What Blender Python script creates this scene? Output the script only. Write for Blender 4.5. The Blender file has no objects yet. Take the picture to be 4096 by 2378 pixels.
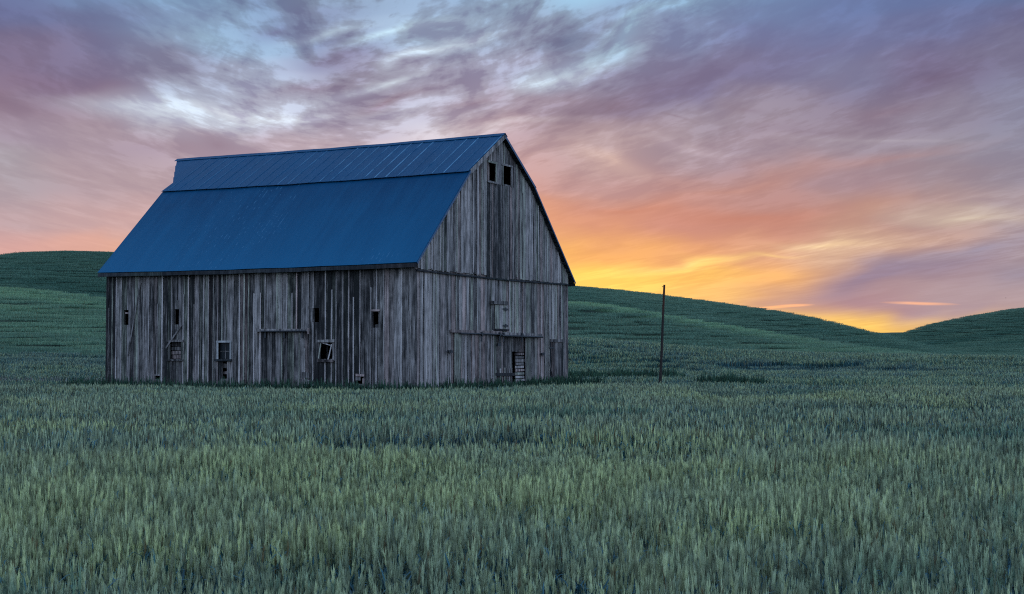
import bpy, bmesh, math, random
import numpy as np
from mathutils import Vector, Matrix

sc = bpy.context.scene
col = sc.collection
R = math.radians

# ------------------------------------------------------------------ camera
CAMZ = 1.448
FPX = 5664.4                      # focal length in photo pixels (4096 wide)
HOR = 1398.7                      # photo row of the level horizon
cam = bpy.data.cameras.new('camera')
cam.sensor_width = 36.0
cam.lens = 49.785
cam.clip_start = 0.1
cam.clip_end = 9000.0
cam_o = bpy.data.objects.new('camera', cam)
col.objects.link(cam_o)
cam_o.location = (0, 0, CAMZ)
cam_o.rotation_euler = (R(90 + 2.1205), 0, 0)
sc.camera = cam_o

# ------------------------------------------------------------------ render / exposure
sc.view_settings.view_transform = 'Standard'
sc.view_settings.look = 'None'
sc.view_settings.exposure = 0.0
sc.view_settings.gamma = 1.0
sc.view_settings.use_curve_mapping = False
sc.render.engine = 'CYCLES'
cy = sc.cycles
cy.max_bounces = 4
cy.diffuse_bounces = 3
cy.glossy_bounces = 2
cy.transmission_bounces = 3
cy.transparent_max_bounces = 4
cy.use_denoising = False
cy.filter_width = 1.1
cy.caustics_reflective = False
cy.caustics_refractive = False


def lin(c):
    c = c / 255.0
    return c / 12.92 if c <= 0.04045 else ((c + 0.055) / 1.055) ** 2.4


def srgb(t):
    return (lin(t[0]), lin(t[1]), lin(t[2]), 1.0)


def az_of(x):
    return math.degrees(math.atan((x - 2048.0) / FPX))


def el_of(y, x=2048.0):
    return math.degrees(math.atan((HOR - y) / FPX * math.cos(R(az_of(x)))))


# ------------------------------------------------------------------ node helper
class NT:
    def __init__(self, tree):
        self.t = tree
        tree.nodes.clear()

    def n(self, typ, **kw):
        nd = self.t.nodes.new(typ)
        for k, v in kw.items():
            setattr(nd, k, v)
        return nd

    def put(self, sock, v):
        if v is None:
            return
        if isinstance(v, bpy.types.NodeSocket):
            self.t.links.new(v, sock)
        else:
            sock.default_value = v

    def math(self, op, a=None, b=None, c=None, clamp=False):
        nd = self.n('ShaderNodeMath', operation=op, use_clamp=clamp)
        self.put(nd.inputs[0], a)
        self.put(nd.inputs[1], b)
        self.put(nd.inputs[2], c)
        return nd.outputs[0]

    def vmath(self, op, a=None, b=None):
        nd = self.n('ShaderNodeVectorMath', operation=op)
        self.put(nd.inputs[0], a)
        self.put(nd.inputs[1], b)
        return nd.outputs[0]

    def mix(self, f, a, b, blend='MIX', clamp=True):
        nd = self.n('ShaderNodeMix', data_type='RGBA', blend_type=blend)
        nd.clamp_factor = clamp
        self.put(nd.inputs[0], f)
        self.put(nd.inputs[6], a)
        self.put(nd.inputs[7], b)
        return nd.outputs[2]

    def mixf(self, f, a, b):
        nd = self.n('ShaderNodeMix', data_type='FLOAT')
        self.put(nd.inputs[0], f)
        self.put(nd.inputs[2], a)
        self.put(nd.inputs[3], b)
        return nd.outputs[0]

    def maprange(self, v, a, b, c=0.0, d=1.0, kind='SMOOTHSTEP'):
        nd = self.n('ShaderNodeMapRange', interpolation_type=kind)
        self.put(nd.inputs[0], v)
        for i, q in enumerate((a, b, c, d)):
            self.put(nd.inputs[1 + i], q)
        return nd.outputs[0]

    def xyz(self, x=0.0, y=0.0, z=0.0):
        nd = self.n('ShaderNodeCombineXYZ')
        for i, q in enumerate((x, y, z)):
            self.put(nd.inputs[i], q)
        return nd.outputs[0]

    def sep(self, v):
        nd = self.n('ShaderNodeSeparateXYZ')
        self.put(nd.inputs[0], v)
        return nd.outputs

    def noise(self, vec, scale, detail=3.0, rough=0.5, dist=0.0, dim='3D'):
        nd = self.n('ShaderNodeTexNoise', noise_dimensions=dim)
        self.put(nd.inputs['Vector'], vec)
        self.put(nd.inputs['Scale'], scale)
        self.put(nd.inputs['Detail'], detail)
        self.put(nd.inputs['Roughness'], rough)
        self.put(nd.inputs['Distortion'], dist)
        return nd.outputs

    def mapping(self, vec, loc=(0, 0, 0), rot=(0, 0, 0), scale=(1, 1, 1), kind='POINT'):
        nd = self.n('ShaderNodeMapping', vector_type=kind)
        self.put(nd.inputs['Vector'], vec)
        nd.inputs['Location'].default_value = loc
        nd.inputs['Rotation'].default_value = rot
        nd.inputs['Scale'].default_value = scale
        return nd.outputs[0]


# ------------------------------------------------------------------ world: dusk sky with torn cloud
SUN_AZ, SUN_EL = az_of(2450), 0.8
world = bpy.data.worlds.new('World')
sc.world = world
world.use_nodes = True
w = NT(world.node_tree)
tc = w.n('ShaderNodeTexCoord')
dirn = tc.outputs['Generated']
dx, dy, dz = w.sep(dirn)
az = w.math('MULTIPLY', w.math('ARCTAN2', dx, dy), 57.29578)
el = w.math('MULTIPLY', w.math('ARCSINE', dz), 57.29578)

# slow warp of the cloud field
wn = w.noise(w.xyz(w.math('MULTIPLY', az, 0.16), w.math('MULTIPLY', el, 0.42), 0.0), 1.0, 2.5, 0.5, 0.3)[1]
wx, wy, wz = w.sep(wn)
azw = w.math('ADD', az, w.math('MULTIPLY', w.math('SUBTRACT', wx, 0.5), 5.0))
elw = w.math('ADD', el, w.math('MULTIPLY', w.math('SUBTRACT', wy, 0.5), 2.6))

GX = [i * 4096 / 12 for i in range(13)]
# rows of the evening sky, from high to the horizon: colour at 13 bearings (display values)
ROWS = [
    (-120, [(84,120,165),(88,125,172),(95,140,180),(95,125,170),(100,130,170),(105,140,175),(105,145,180),(105,150,185),(95,135,180),(84,118,170),(76,104,158),(74,100,156),(72,100,152)]),
    (0,   [(90,120,165),(95,128,172),(112,155,192),(104,130,168),(115,138,168),(125,150,182),(122,152,182),(122,166,196),(108,148,186),(92,130,178),(84,110,164),(80,106,160),(78,106,154)]),
    (146, [(92,100,148),(98,108,152),(115,145,184),(122,155,188),(110,120,158),(138,162,190),(128,142,172),(118,135,168),(110,132,174),(94,110,160),(92,112,164),(90,104,154),(92,94,138)]),
    (292, [(112,102,138),(118,108,144),(126,128,158),(150,162,190),(132,128,155),(142,142,170),(148,152,180),(126,128,160),(110,110,150),(110,110,150),(110,116,156),(106,100,140),(110,110,146)]),
    (440, [(136,112,136),(142,118,142),(170,182,205),(172,178,200),(150,146,172),(168,168,190),(152,140,162),(132,118,142),(142,134,156),(138,128,150),(130,120,146),(130,124,150),(124,126,156)]),
    (585, [(158,140,160),(164,144,160),(166,146,162),(174,156,172),(180,162,176),(188,176,186),(176,148,158),(172,150,158),(155,140,156),(148,134,154),(144,134,154),(140,134,154),(130,130,156)]),
    (730, [(164,154,166),(174,152,162),(178,155,164),(180,158,166),(184,160,168),(190,160,166),(194,146,142),(178,142,146),(172,134,138),(168,130,134),(154,130,144),(144,130,146),(136,130,150)]),
    (880, [(186,160,166),(196,164,166),(200,164,164),(205,165,162),(210,165,155),(218,160,135),(212,150,122),(202,142,122),(190,134,126),(184,130,122),(178,138,130),(168,142,144),(160,146,156)]),
    (1010,[(212,164,160),(216,166,156),(220,168,150),(225,170,145),(232,175,130),(232,176,116),(238,182,106),(230,168,106),(216,156,118),(210,160,132),(204,172,150),(182,152,146),(166,150,156)]),
    (1125,[(220,168,155),(222,168,150),(225,170,145),(232,175,135),(240,185,120),(248,205,105),(254,218,108),(250,214,106),(240,190,106),(230,174,114),(182,150,140),(152,136,150),(142,136,156)]),
    (1210,[(222,170,150),(224,170,148),(228,172,142),(234,180,130),(242,192,115),(250,210,105),(254,222,110),(250,212,108),(238,192,114),(204,162,130),(156,132,146),(160,146,158),(164,150,160)]),
    (1300,[(222,172,148),(224,172,146),(228,176,140),(236,184,128),(244,196,112),(252,212,105),(252,215,108),(248,206,108),(238,190,114),(220,182,122),(238,196,108),(232,190,112),(190,160,142)]),
    (1360,[(222,172,148),(224,172,146),(228,176,140),(236,184,128),(244,196,112),(252,212,105),(252,215,108),(248,206,108),(240,194,112),(236,196,112),(252,212,106),(244,200,106),(196,164,140)]),
]
# how torn the cloud is at that place (0 smooth .. 1 strongly broken)
TORN = [
    [.3,.4,.7,.9,.9,1.,1.,1.,.8,.25,.2,.2,.2],
    [.25,.3,.6,.9,1.,1.,1.,1.,.8,.25,.2,.2,.25],
    [.25,.3,.6,.9,1.,1.,1.,1.,.7,.25,.25,.3,.3],
    [.25,.35,.7,1.,1.,1.,1.,.8,.35,.3,.3,.35,.3],
    [.2,.3,.9,1.,1.,1.,.8,.4,.4,.4,.35,.3,.25],
    [.2,.25,.5,.6,.7,.9,.6,.4,.45,.4,.3,.25,.25],
    [.2,.2,.25,.25,.25,.25,.25,.35,.35,.25,.2,.2,.2],
    [.15,.15,.15,.15,.15,.15,.1,.12,.12,.12,.12,.2,.25],
    [.1,.1,.1,.1,.1,.1,.1,.15,.2,.3,.35,.35,.35],
    [.05,.05,.05,.05,.05,.1,.2,.25,.3,.25,.15,.15,.15],
    [.05,.05,.05,.05,.05,.1,.2,.2,.2,.12,.1,.1,.1],
    [.05,.05,.05,.05,.05,.05,.05,.05,.05,.05,.2,.2,.15],
    [.05,.05,.05,.05,.05,.05,.05,.05,.05,.05,.15,.15,.15],
]
AZ0, AZ1 = -26.0, 26.0
azf = w.maprange(azw, AZ0, AZ1, 0.0, 1.0, 'LINEAR')
base = tor = None
prev_el = None
for (yy, cols), tr in zip(ROWS, TORN):
    rp = w.n('ShaderNodeValToRGB')
    rp.color_ramp.interpolation = 'EASE'
    els = rp.color_ramp.elements
    pos = [(az_of(x) - AZ0) / (AZ1 - AZ0) for x in GX]
    els[0].position, els[1].position = pos[0], pos[-1]
    for p in pos[1:-1]:
        els.new(p)
    es = sorted(els, key=lambda q: q.position)
    for i, (c, a) in enumerate(zip(cols, tr)):
        cc = srgb(c)
        es[i].color = (cc[0], cc[1], cc[2], a)
    w.put(rp.inputs[0], azf)
    e_here = el_of(yy)
    if base is None:
        base, tor = rp.outputs[0], rp.outputs[1]
    else:
        f = w.maprange(elw, prev_el, e_here)
        base = w.mix(f, base, rp.outputs[0])
        tor = w.mixf(f, tor, rp.outputs[1])
    prev_el = e_here

# individual cloud banks and bright gaps: (x, y, half-length, half-height, tilt deg, colour, strength) in photo units
STROKES = [
    # long dark violet bank running up to the right, its pale blue upper edge
    (2760, 330, 620, 130, 17, (104,100,140), .80),
    (2420, 440, 380, 90, 20, (118,104,132), .60),
    (3300, 190, 620, 120, 12, (100,104,150), .55),
    (3760, 300, 520, 90, 8, (104,92,128), .60),
    (2330, 250, 420, 70, 22, (168,192,214), .55),
    (2560, 120, 420, 55, 24, (140,184,210), .55),
    (2180, 330, 260, 45, 20, (186,204,222), .55),
    (2250, 150, 190, 75, 10, (96,118,156), .55),
    # left: warm mauve bank and white gap below
    (180, 330, 420, 130, -8, (122,98,130), .45),
    (640, 445, 520, 85, -4, (200,212,228), .62),
    (940, 430, 380, 42, -6, (214,224,236), .55),
    (1250, 450, 330, 28, 4, (206,214,228), .50),
    (1480, 330, 380, 32, 14, (200,214,228), .50),
    (1700, 210, 330, 34, 18, (196,214,230), .50),
    (1330, 110, 330, 30, 10, (176,202,222), .40),
    (1560, 120, 330, 36, 14, (180,210,226), .40),
    (800, 150, 300, 70, 4, (138,176,204), .40),
    (1300, 220, 300, 60, 8, (112,108,144), .55),
    (1080, 100, 260, 70, 12, (100,106,152), .50),
    (1560, 400, 330, 45, 14, (134,112,136), .50),
    (1200, 350, 300, 34, 10, (138,126,154), .45),
    (900, 545, 260, 55, -2, (158,138,156), .55),
    (560, 570, 230, 50, 4, (158,138,158), .45),
    (1900, 420, 280, 40, 14, (150,132,154), .40),
    (2000, 520, 420, 30, 4, (206,196,204), .35),
    (1750, 560, 300, 28, 2, (196,172,184), .35),
    # right: thin pale bars and warm patches
    (2420, 640, 210, 40, -12, (206,176,168), .50),
    (2700, 560, 380, 26, -8, (172,158,172), .40),
    (2860, 590, 280, 24, -8, (176,160,176), .40),
    (2700, 475, 110, 14, -10, (126,112,134), .45),
    (3040, 425, 90, 18, -8, (124,110,134), .40),
    (3250, 500, 480, 40, 2, (128,114,138), .40),
    (3500, 420, 300, 40, 8, (132,112,136), .35),
    (3500, 545, 420, 18, -2, (160,152,168), .35),
    (2950, 740, 700, 46, 10, (184,134,128), .40),
    (3500, 640, 520, 34, 10, (170,132,136), .30),
    (2500, 830, 480, 46, -2, (190,124,108), .40),
    (3000, 850, 420, 40, 2, (184,122,112), .40),
    (3880, 885, 420, 44, -6, (198,182,168), .60),
    (3330, 975, 260, 28, -4, (232,202,164), .65),
    (3120, 1010, 180, 14, -4, (240,200,140), .45),
    (2760, 1050, 420, 26, 8, (253,214,132), .60),
    (2600, 1090, 420, 18, 8, (255,222,122), .40),
    (3560, 1110, 760, 80, 12, (128,122,150), .80),
    (3860, 1010, 460, 56, 10, (140,134,156), .65),
    # low, sharp little clouds over the notch
    (3680, 1214, 125, 6, -2, (236,178,150), .80),
    (3170, 1223, 70, 6, 2, (244,180,140), .85),
    (3080, 1232, 80, 6, 4, (250,184,136), .85),
    (3660, 1300, 330, 10, 0, (255,214,110), .45),
]
skyc = base
qv = w.xyz(w.mixf(0.75, az, azw), w.mixf(0.75, el, elw), 0.0)
qs = w.xyz(w.mixf(0.08, az, azw), w.mixf(0.06, el, elw), 0.0)
for (x, y, hl, hh, tilt, c, s) in STROKES:
    k = 57.29578 / FPX
    mp = w.mapping(qs if hh < 8 else qv, loc=(az_of(x), el_of(y, x), 0), rot=(0, 0, R(tilt)), scale=(hl * k * 1.25, hh * k * 1.25, 1.0), kind='TEXTURE')
    g = w.n('ShaderNodeTexGradient', gradient_type='QUADRATIC_SPHERE' if hh >= 8 else 'SPHERICAL')
    w.put(g.inputs[0], mp)
    fac = w.math('MULTIPLY', g.outputs['Fac'], s * 1.7, clamp=True)
    skyc = w.mix(fac, skyc, srgb(c))

# torn wisps: cloud shreds drawn out along gently bowed lines, smaller and flatter towards the horizon
bx = w.math('ADD', az, 7.0)
bow = w.math('SUBTRACT', el, w.math('MULTIPLY', w.math('SQRT', w.math('ADD', w.math('MULTIPLY', bx, bx), 36.0)), 0.17))
flat = w.math('DIVIDE', 17.0, w.math('ADD', w.math('MAXIMUM', el, 0.0), 5.5))
els_ = w.math('MULTIPLY', bow, flat)
q1 = w.xyz(w.math('MULTIPLY', az, 0.30), w.math('MULTIPLY', els_, 1.10), 0.0)
q2 = w.xyz(w.math('MULTIPLY', az, 0.62), w.math('MULTIPLY', els_, 4.2), 4.0)
st = w.noise(q1, 1.0, 6.0, 0.56, 0.5)[0]
st2 = w.noise(q2, 1.0, 4.0, 0.55, 0.3)[0]
q3 = w.xyz(w.math('MULTIPLY', az, 1.15), w.math('MULTIPLY', els_, 9.5), 9.0)
st3 = w.noise(q3, 1.0, 3.0, 0.55, 0.4)[0]
sg = w.math('ADD', w.math('ADD', w.math('MULTIPLY', st, 0.62), w.math('MULTIPLY', st2, 0.24)), w.math('MULTIPLY', st3, 0.14))
up = w.math('MULTIPLY', w.maprange(sg, 0.492, 0.575), tor, clamp=True)
dn = w.math('MULTIPLY', w.maprange(sg, 0.503, 0.418), tor, clamp=True)
bright = w.mix(1.0, skyc, (1.40, 1.50, 1.50, 1), 'MULTIPLY')
dark = w.mix(1.0, skyc, (0.70, 0.65, 0.76, 1), 'MULTIPLY')
skyc = w.mix(up, skyc, bright)
skyc = w.mix(dn, skyc, dark)

hs = w.n('ShaderNodeHueSaturation')
w.put(hs.inputs['Saturation'], w.maprange(el, 5.0, 8.5, 1.0, 0.89))
w.put(hs.inputs['Color'], skyc)
skyc = hs.outputs[0]
# the rest of the dome: clear blue dusk overhead and behind
over = w.mix(w.maprange(el, 5.0, 75.0), (0.82, 1.20, 1.85, 1), (0.52, 0.98, 1.85, 1))
side = w.maprange(w.math('ABSOLUTE', az), 28.0, 75.0)
rise = w.maprange(el, 14.8, 34.0)
skyc = w.mix(w.math('MAXIMUM', side, rise), skyc, over)
bg = w.n('ShaderNodeBackground')
w.put(bg.inputs[0], skyc)
bg.inputs[1].default_value = 1.0
nis = w.n('ShaderNodeTexSky', sky_type='NISHITA')
nis.sun_disc = False
nis.sun_elevation = R(SUN_EL)
nis.sun_rotation = R(SUN_AZ)
bg2 = w.n('ShaderNodeBackground')
w.put(bg2.inputs[0], nis.outputs[0])
bg2.inputs[1].default_value = 0.01
ad = w.n('ShaderNodeAddShader')
w.t.links.new(bg.outputs[0], ad.inputs[0])
w.t.links.new(bg2.outputs[0], ad.inputs[1])
wo = w.n('ShaderNodeOutputWorld')
w.t.links.new(ad.outputs[0], wo.inputs[0])

sun = bpy.data.lights.new('sun', 'SUN')
sun.energy = 0.5
sun.angle = R(0.5)
sun.color = (1.0, 0.72, 0.42)
sun_o = bpy.data.objects.new('sun', sun)
col.objects.link(sun_o)
sd = Vector((math.sin(R(SUN_AZ)) * math.cos(R(SUN_EL)), math.cos(R(SUN_AZ)) * math.cos(R(SUN_EL)), math.sin(R(SUN_EL))))
sun_o.rotation_euler = sd.to_track_quat('Z', 'Y').to_euler()

# ------------------------------------------------------------------ helpers
rng = np.random.default_rng(7)
random.seed(7)


def tag(o, label=None, cat=None, group=None, kind=None):
    if label: o['label'] = label
    if cat: o['category'] = cat
    if group: o['group'] = group
    if kind: o['kind'] = kind
    return o


def lerp(a, b, t):
    return a + (b - a) * t


def hash2(ix, iy, seed):
    h = (ix.astype(np.int64) * 374761393 + iy.astype(np.int64) * 668265263 + seed * 1442695041) & 0xFFFFFFFF
    h = ((h ^ (h >> 13)) * 1274126177) & 0xFFFFFFFF
    return ((h ^ (h >> 16)) & 0xFFFF) / 65535.0


def vnoise(x, y, seed=0):
    ix, iy = np.floor(x), np.floor(y)
    fx, fy = x - ix, y - iy
    fx = fx * fx * (3 - 2 * fx)
    fy = fy * fy * (3 - 2 * fy)
    a, b = hash2(ix, iy, seed), hash2(ix + 1, iy, seed)
    c, d = hash2(ix, iy + 1, seed), hash2(ix + 1, iy + 1, seed)
    return (a * (1 - fx) + b * fx) * (1 - fy) + (c * (1 - fx) + d * fx) * fy * 1.0


def fbm(x, y, seed=0, oct=4, gain=0.5):
    s, amp, tot = 0.0, 1.0, 0.0
    for k in range(oct):
        s = s + amp * vnoise(x * 2 ** k + 17.3 * k, y * 2 ** k - 9.1 * k, seed + k)
        tot += amp
        amp *= gain
    return s / tot


# ------------------------------------------------------------------ terrain
TH = 0.47741                       # turn of the barn
BC = np.array([-3.8564, 56.0916])  # near corner of the barn
UL = np.array([-math.cos(TH), math.sin(TH)])
VG = np.array([math.sin(TH), math.cos(TH)])
BL, BW = 16.075, 14.183
GZ = -0.75                         # ground under crop of about 0.7 m


def crest(xs, ys, px):
    return np.interp(px, xs, ys)


RN = np.array([0, 26, 32, 40, 55, 70, 88, 98, 115, 140, 185, 232, 325, 365, 430, 620, 1200, 1800, 4500], float)


def node_heights(px):
    """ground height at each radius in RN for every bearing (given as photo column)"""
    n = len(px)
    Z = np.zeros((len(RN), n))

    def lvl(r, y):
        return CAMZ + r * (HOR - y) / FPX
    right = np.clip((px - 2350) / 500, 0, 1)
    right = right * right * (3 - 2 * right)
    fr = np.clip((px - 3100) / 500, 0, 1)
    left = np.clip((700 - px) / 500, 0, 1)
    Z[0] = GZ
    Z[1] = GZ
    Z[2] = GZ + 0.06 * right
    Z[3] = GZ - 0.42 * right
    Z[4] = GZ - 0.15 * right
    Z[5] = GZ - 0.08 * right
    Z[6] = GZ + 0.10 * fr + 0.35 * left
    Z[7] = GZ - 0.25 * fr + 0.55 * left + .25
    veg = 0.5
    c3 = crest([-4000, 0, 430, 1200, 2000, 2271, 2508, 2738, 2891, 3200, 3600, 4096, 9000],
               [1462, 1436, 1438, 1400, 1366, 1359, 1373, 1396, 1409, 1419, 1424, 1430, 1436], px)
    c2 = crest([-4000, 0, 205, 428, 800, 1300, 1800, 2271, 2470, 2623, 2814, 3006, 3200, 3421, 3612, 3751, 4096, 9000],
               [1150, 1159, 1183, 1208, 1230, 1225, 1205, 1204, 1233, 1260, 1290, 1325, 1355, 1385, 1405, 1413, 1417, 1420], px)
    c1 = crest([-4000, -400, 0, 164, 287, 447, 800, 1400, 2000, 2271, 2565, 2814, 3006, 3200, 3374, 3485, 3612, 3751, 3905, 4096, 9000],
               [1138, 1083, 1051, 1030, 1023, 1025, 1040, 1085, 1130, 1149, 1181, 1210, 1235, 1271, 1314, 1339, 1372, 1404, 1413, 1416, 1418], px)
    ch = crest([-4000, 2800, 3300, 3485, 3600, 3667, 3771, 3890, 3957, 4009, 4096, 4600, 6000, 9000],
               [1330, 1350, 1348, 1344, 1338, 1331, 1298, 1274, 1261, 1254, 1241, 1200, 1190, 1300], px)
    Z[8] = lvl(RN[8], c3) - veg
    Z[10] = lvl(RN[10], c2) - veg
    Z[12] = lvl(RN[12], c1) - veg
    Z[14] = lvl(RN[14], ch) - veg
    rt = np.clip((px - 1500) / 700, 0, 1)
    # hollow between the first swell and the next ridge (only to the right of the barn)
    Z[9] = lerp(lerp(Z[8], Z[10], 0.32), np.minimum(Z[8], Z[10]) - 0.5, rt)
    Z[11] = np.minimum(lvl(RN[11], c2) - 1.6, lerp(Z[10], Z[12], 0.2)) - 0.2
    Z[13] = lerp(Z[12], Z[14], 0.35) - 1.2
    Z[15] = lerp(Z[14], 2.0, 0.55)
    Z[16] = lvl(1200, 1332.5) - 0.4
    Z[17] = 2.0
    Z[18] = -10.0
    return Z


def terrain(x, y):
    x = np.asarray(x, float); y = np.asarray(y, float)
    r = np.hypot(x, y)
    a = np.arctan2(x, y)
    ac = np.clip(a, -0.9, 0.9)
    px = 2048 + FPX * np.tan(ac)
    shp = px.shape
    px = px.ravel(); rr = r.ravel()
    Z = node_heights(px)
    # monotone cubic along each bearing
    h = np.diff(RN)[:, None]
    d = np.diff(Z, axis=0) / h
    m = np.zeros_like(Z)
    s = d[:-1] * d[1:]
    w1 = 2 * h[1:] + h[:-1]; w2 = h[1:] + 2 * h[:-1]
    with np.errstate(divide='ignore', invalid='ignore'):
        hm = (w1 + w2) / (w1 / d[:-1] + w2 / d[1:])
    m[1:-1] = np.where(s > 0, hm, 0.0)
    i = np.clip(np.searchsorted(RN, rr, side='right') - 1, 0, len(RN) - 2)
    j = np.arange(len(rr))
    hh = (RN[i + 1] - RN[i])
    t = np.clip((rr - RN[i]) / hh, 0, 1)
    z = (2*t**3 - 3*t**2 + 1) * Z[i, j] + (t**3 - 2*t**2 + t) * hh * m[i, j] + (-2*t**3 + 3*t**2) * Z[i + 1, j] + (t**3 - t**2) * hh * m[i + 1, j]
    # behind the viewer the ground flattens out
    back = np.clip((np.abs(a.ravel()) - 0.95) / 0.8, 0, 1)
    z = z * (1 - back) + back * (GZ + 0.004 * rr * (rr < 1e9))
    xx, yy = x.ravel(), y.ravel()
    # low swells in the field, broad on the slopes
    k = np.clip((rr - 24) / 30, 0, 1)
    z = z + k * 0.20 * (fbm(xx / 14, yy / 5.5, 3, 3) - 0.5) * np.where(rr > 48, 1, .7)
    k2 = np.clip((rr - 120) / 60, 0, 1)
    z = z + k2 * 0.9 * (fbm(xx / 26, yy / 16, 11, 3) - 0.5)
    # level pad under the barn
    lx = (xx - BC[0]) * VG[0] + (yy - BC[1]) * VG[1]
    ly = (xx - BC[0]) * UL[0] + (yy - BC[1]) * UL[1]
    dd = np.hypot(np.maximum(np.maximum(-lx, lx - BW), 0), np.maximum(np.maximum(-ly, ly - BL), 0))
    pad = np.clip(1 - dd / 7, 0, 1)
    pad = pad * pad * (3 - 2 * pad)
    z = z * (1 - pad) + pad * GZ
    return z.reshape(shp)


def mesh_from(name, verts, faces):
    me = bpy.data.meshes.new(name)
    verts = np.asarray(verts, np.float32)
    faces = np.asarray(faces, np.int32)
    nv, nf = len(verts), len(faces)
    k = faces.shape[1]
    me.vertices.add(nv)
    me.vertices.foreach_set('co', verts.ravel())
    me.loops.add(nf * k)
    me.loops.foreach_set('vertex_index', faces.ravel())
    me.polygons.add(nf)
    me.polygons.foreach_set('loop_start', np.arange(nf, dtype=np.int32) * k)
    me.update(calc_edges=True)
    return me


def principled(name, rough=0.8, spec=0.3):
    m = bpy.data.materials.new(name)
    m.use_nodes = True
    t = NT(m.node_tree)
    b = t.n('ShaderNodeBsdfPrincipled')
    b.inputs['Roughness'].default_value = rough
    b.inputs['Specular IOR Level'].default_value = spec
    o = t.n('ShaderNodeOutputMaterial')
    t.t.links.new(b.outputs[0], o.inputs[0])
    return m, t, b


M = {}
# soil and low growth between the stalks
m, t, b = principled('ground', 0.95, 0.1)
p = t.n('ShaderNodeNewGeometry').outputs['Position']
n1 = t.noise(t.mapping(p, scale=(0.5, 1.4, 1)), 0.35, 6, 0.6)[0]
n2 = t.noise(p, 3.0, 5, 0.65)[0]
c = t.mix(t.maprange(n1, .35, .65), (0.020, 0.034, 0.018, 1), (0.045, 0.065, 0.030, 1))
c = t.mix(t.maprange(n2, .45, .7), c, (0.035, 0.030, 0.018, 1))
t.put(b.inputs['Base Color'], c)
bp = t.n('ShaderNodeBump'); bp.inputs['Strength'].default_value = 0.7; bp.inputs['Distance'].default_value = 0.2
t.put(bp.inputs['Height'], n2); t.put(b.inputs['Normal'], bp.outputs[0])
M['ground'] = m

a_f = np.radians(np.arange(-36, 36.01, 0.25))
a_b = np.radians(np.arange(40, 321, 4.0))
angs = np.concatenate([a_f, a_b])
rads = np.concatenate([[0.4, 2, 4, 7, 11, 16, 22], np.arange(26, 150, 1.5), np.arange(150, 470, 4.0), np.geomspace(475, 4500, 40)])
AA, RR = np.meshgrid(angs, rads, indexing='ij')
XX, YY = RR * np.sin(AA), RR * np.cos(AA)
ZZ = terrain(XX, YY)
na, nr = AA.shape
V = np.stack([XX, YY, ZZ], -1).reshape(-1, 3)
V = np.vstack([V, [[0, 0, GZ]]])
ii, jj = np.meshgrid(np.arange(na), np.arange(nr - 1), indexing='ij')
i2 = (ii + 1) % na
Q = np.stack([ii * nr + jj, i2 * nr + jj, i2 * nr + jj + 1, ii * nr + jj + 1], -1).reshape(-1, 4)[:, ::-1]
rj = rads[jj.ravel()]
aj = angs[ii.ravel()]
aj = np.where(aj > math.pi, aj - 2 * math.pi, aj)
pxj = 2048 + FPX * np.tan(np.clip(aj, -1.2, 1.2))
front = np.abs(aj) < R(36)
hill_far = front & (rj > 600)
hill_r = front & ~hill_far & (pxj > 1300) & (rj > 138)
hill_l = front & ~hill_far & (pxj <= 1300) & (rj > 98)
rest = ~(hill_far | hill_r | hill_l)
for nm, msk in (('ground', rest), ('hill_left', hill_l), ('hill_right', hill_r), ('hill_far', hill_far)):
    q = Q[msk]
    used, inv = np.unique(q, return_inverse=True)
    me = mesh_from(nm.split('_')[0], V[used], inv.reshape(-1, 4))
    me.polygons.foreach_set('use_smooth', np.ones(len(q), bool))
    me.materials.append(M['ground'])
    o = bpy.data.objects.new(nm.split('_')[0], me)
    col.objects.link(o)
    tag(o, {'ground': 'dark earth of the cereal field running out from under the crop',
            'hill_left': 'green cropped hill rising behind the left end of the barn',
            'hill_right': 'long green ridge sloping down to the right behind the pole',
            'hill_far': 'thin dark line of land far off in the notch between hills'}[nm], 'hill' if nm != 'ground' else 'ground', kind='structure')

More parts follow.
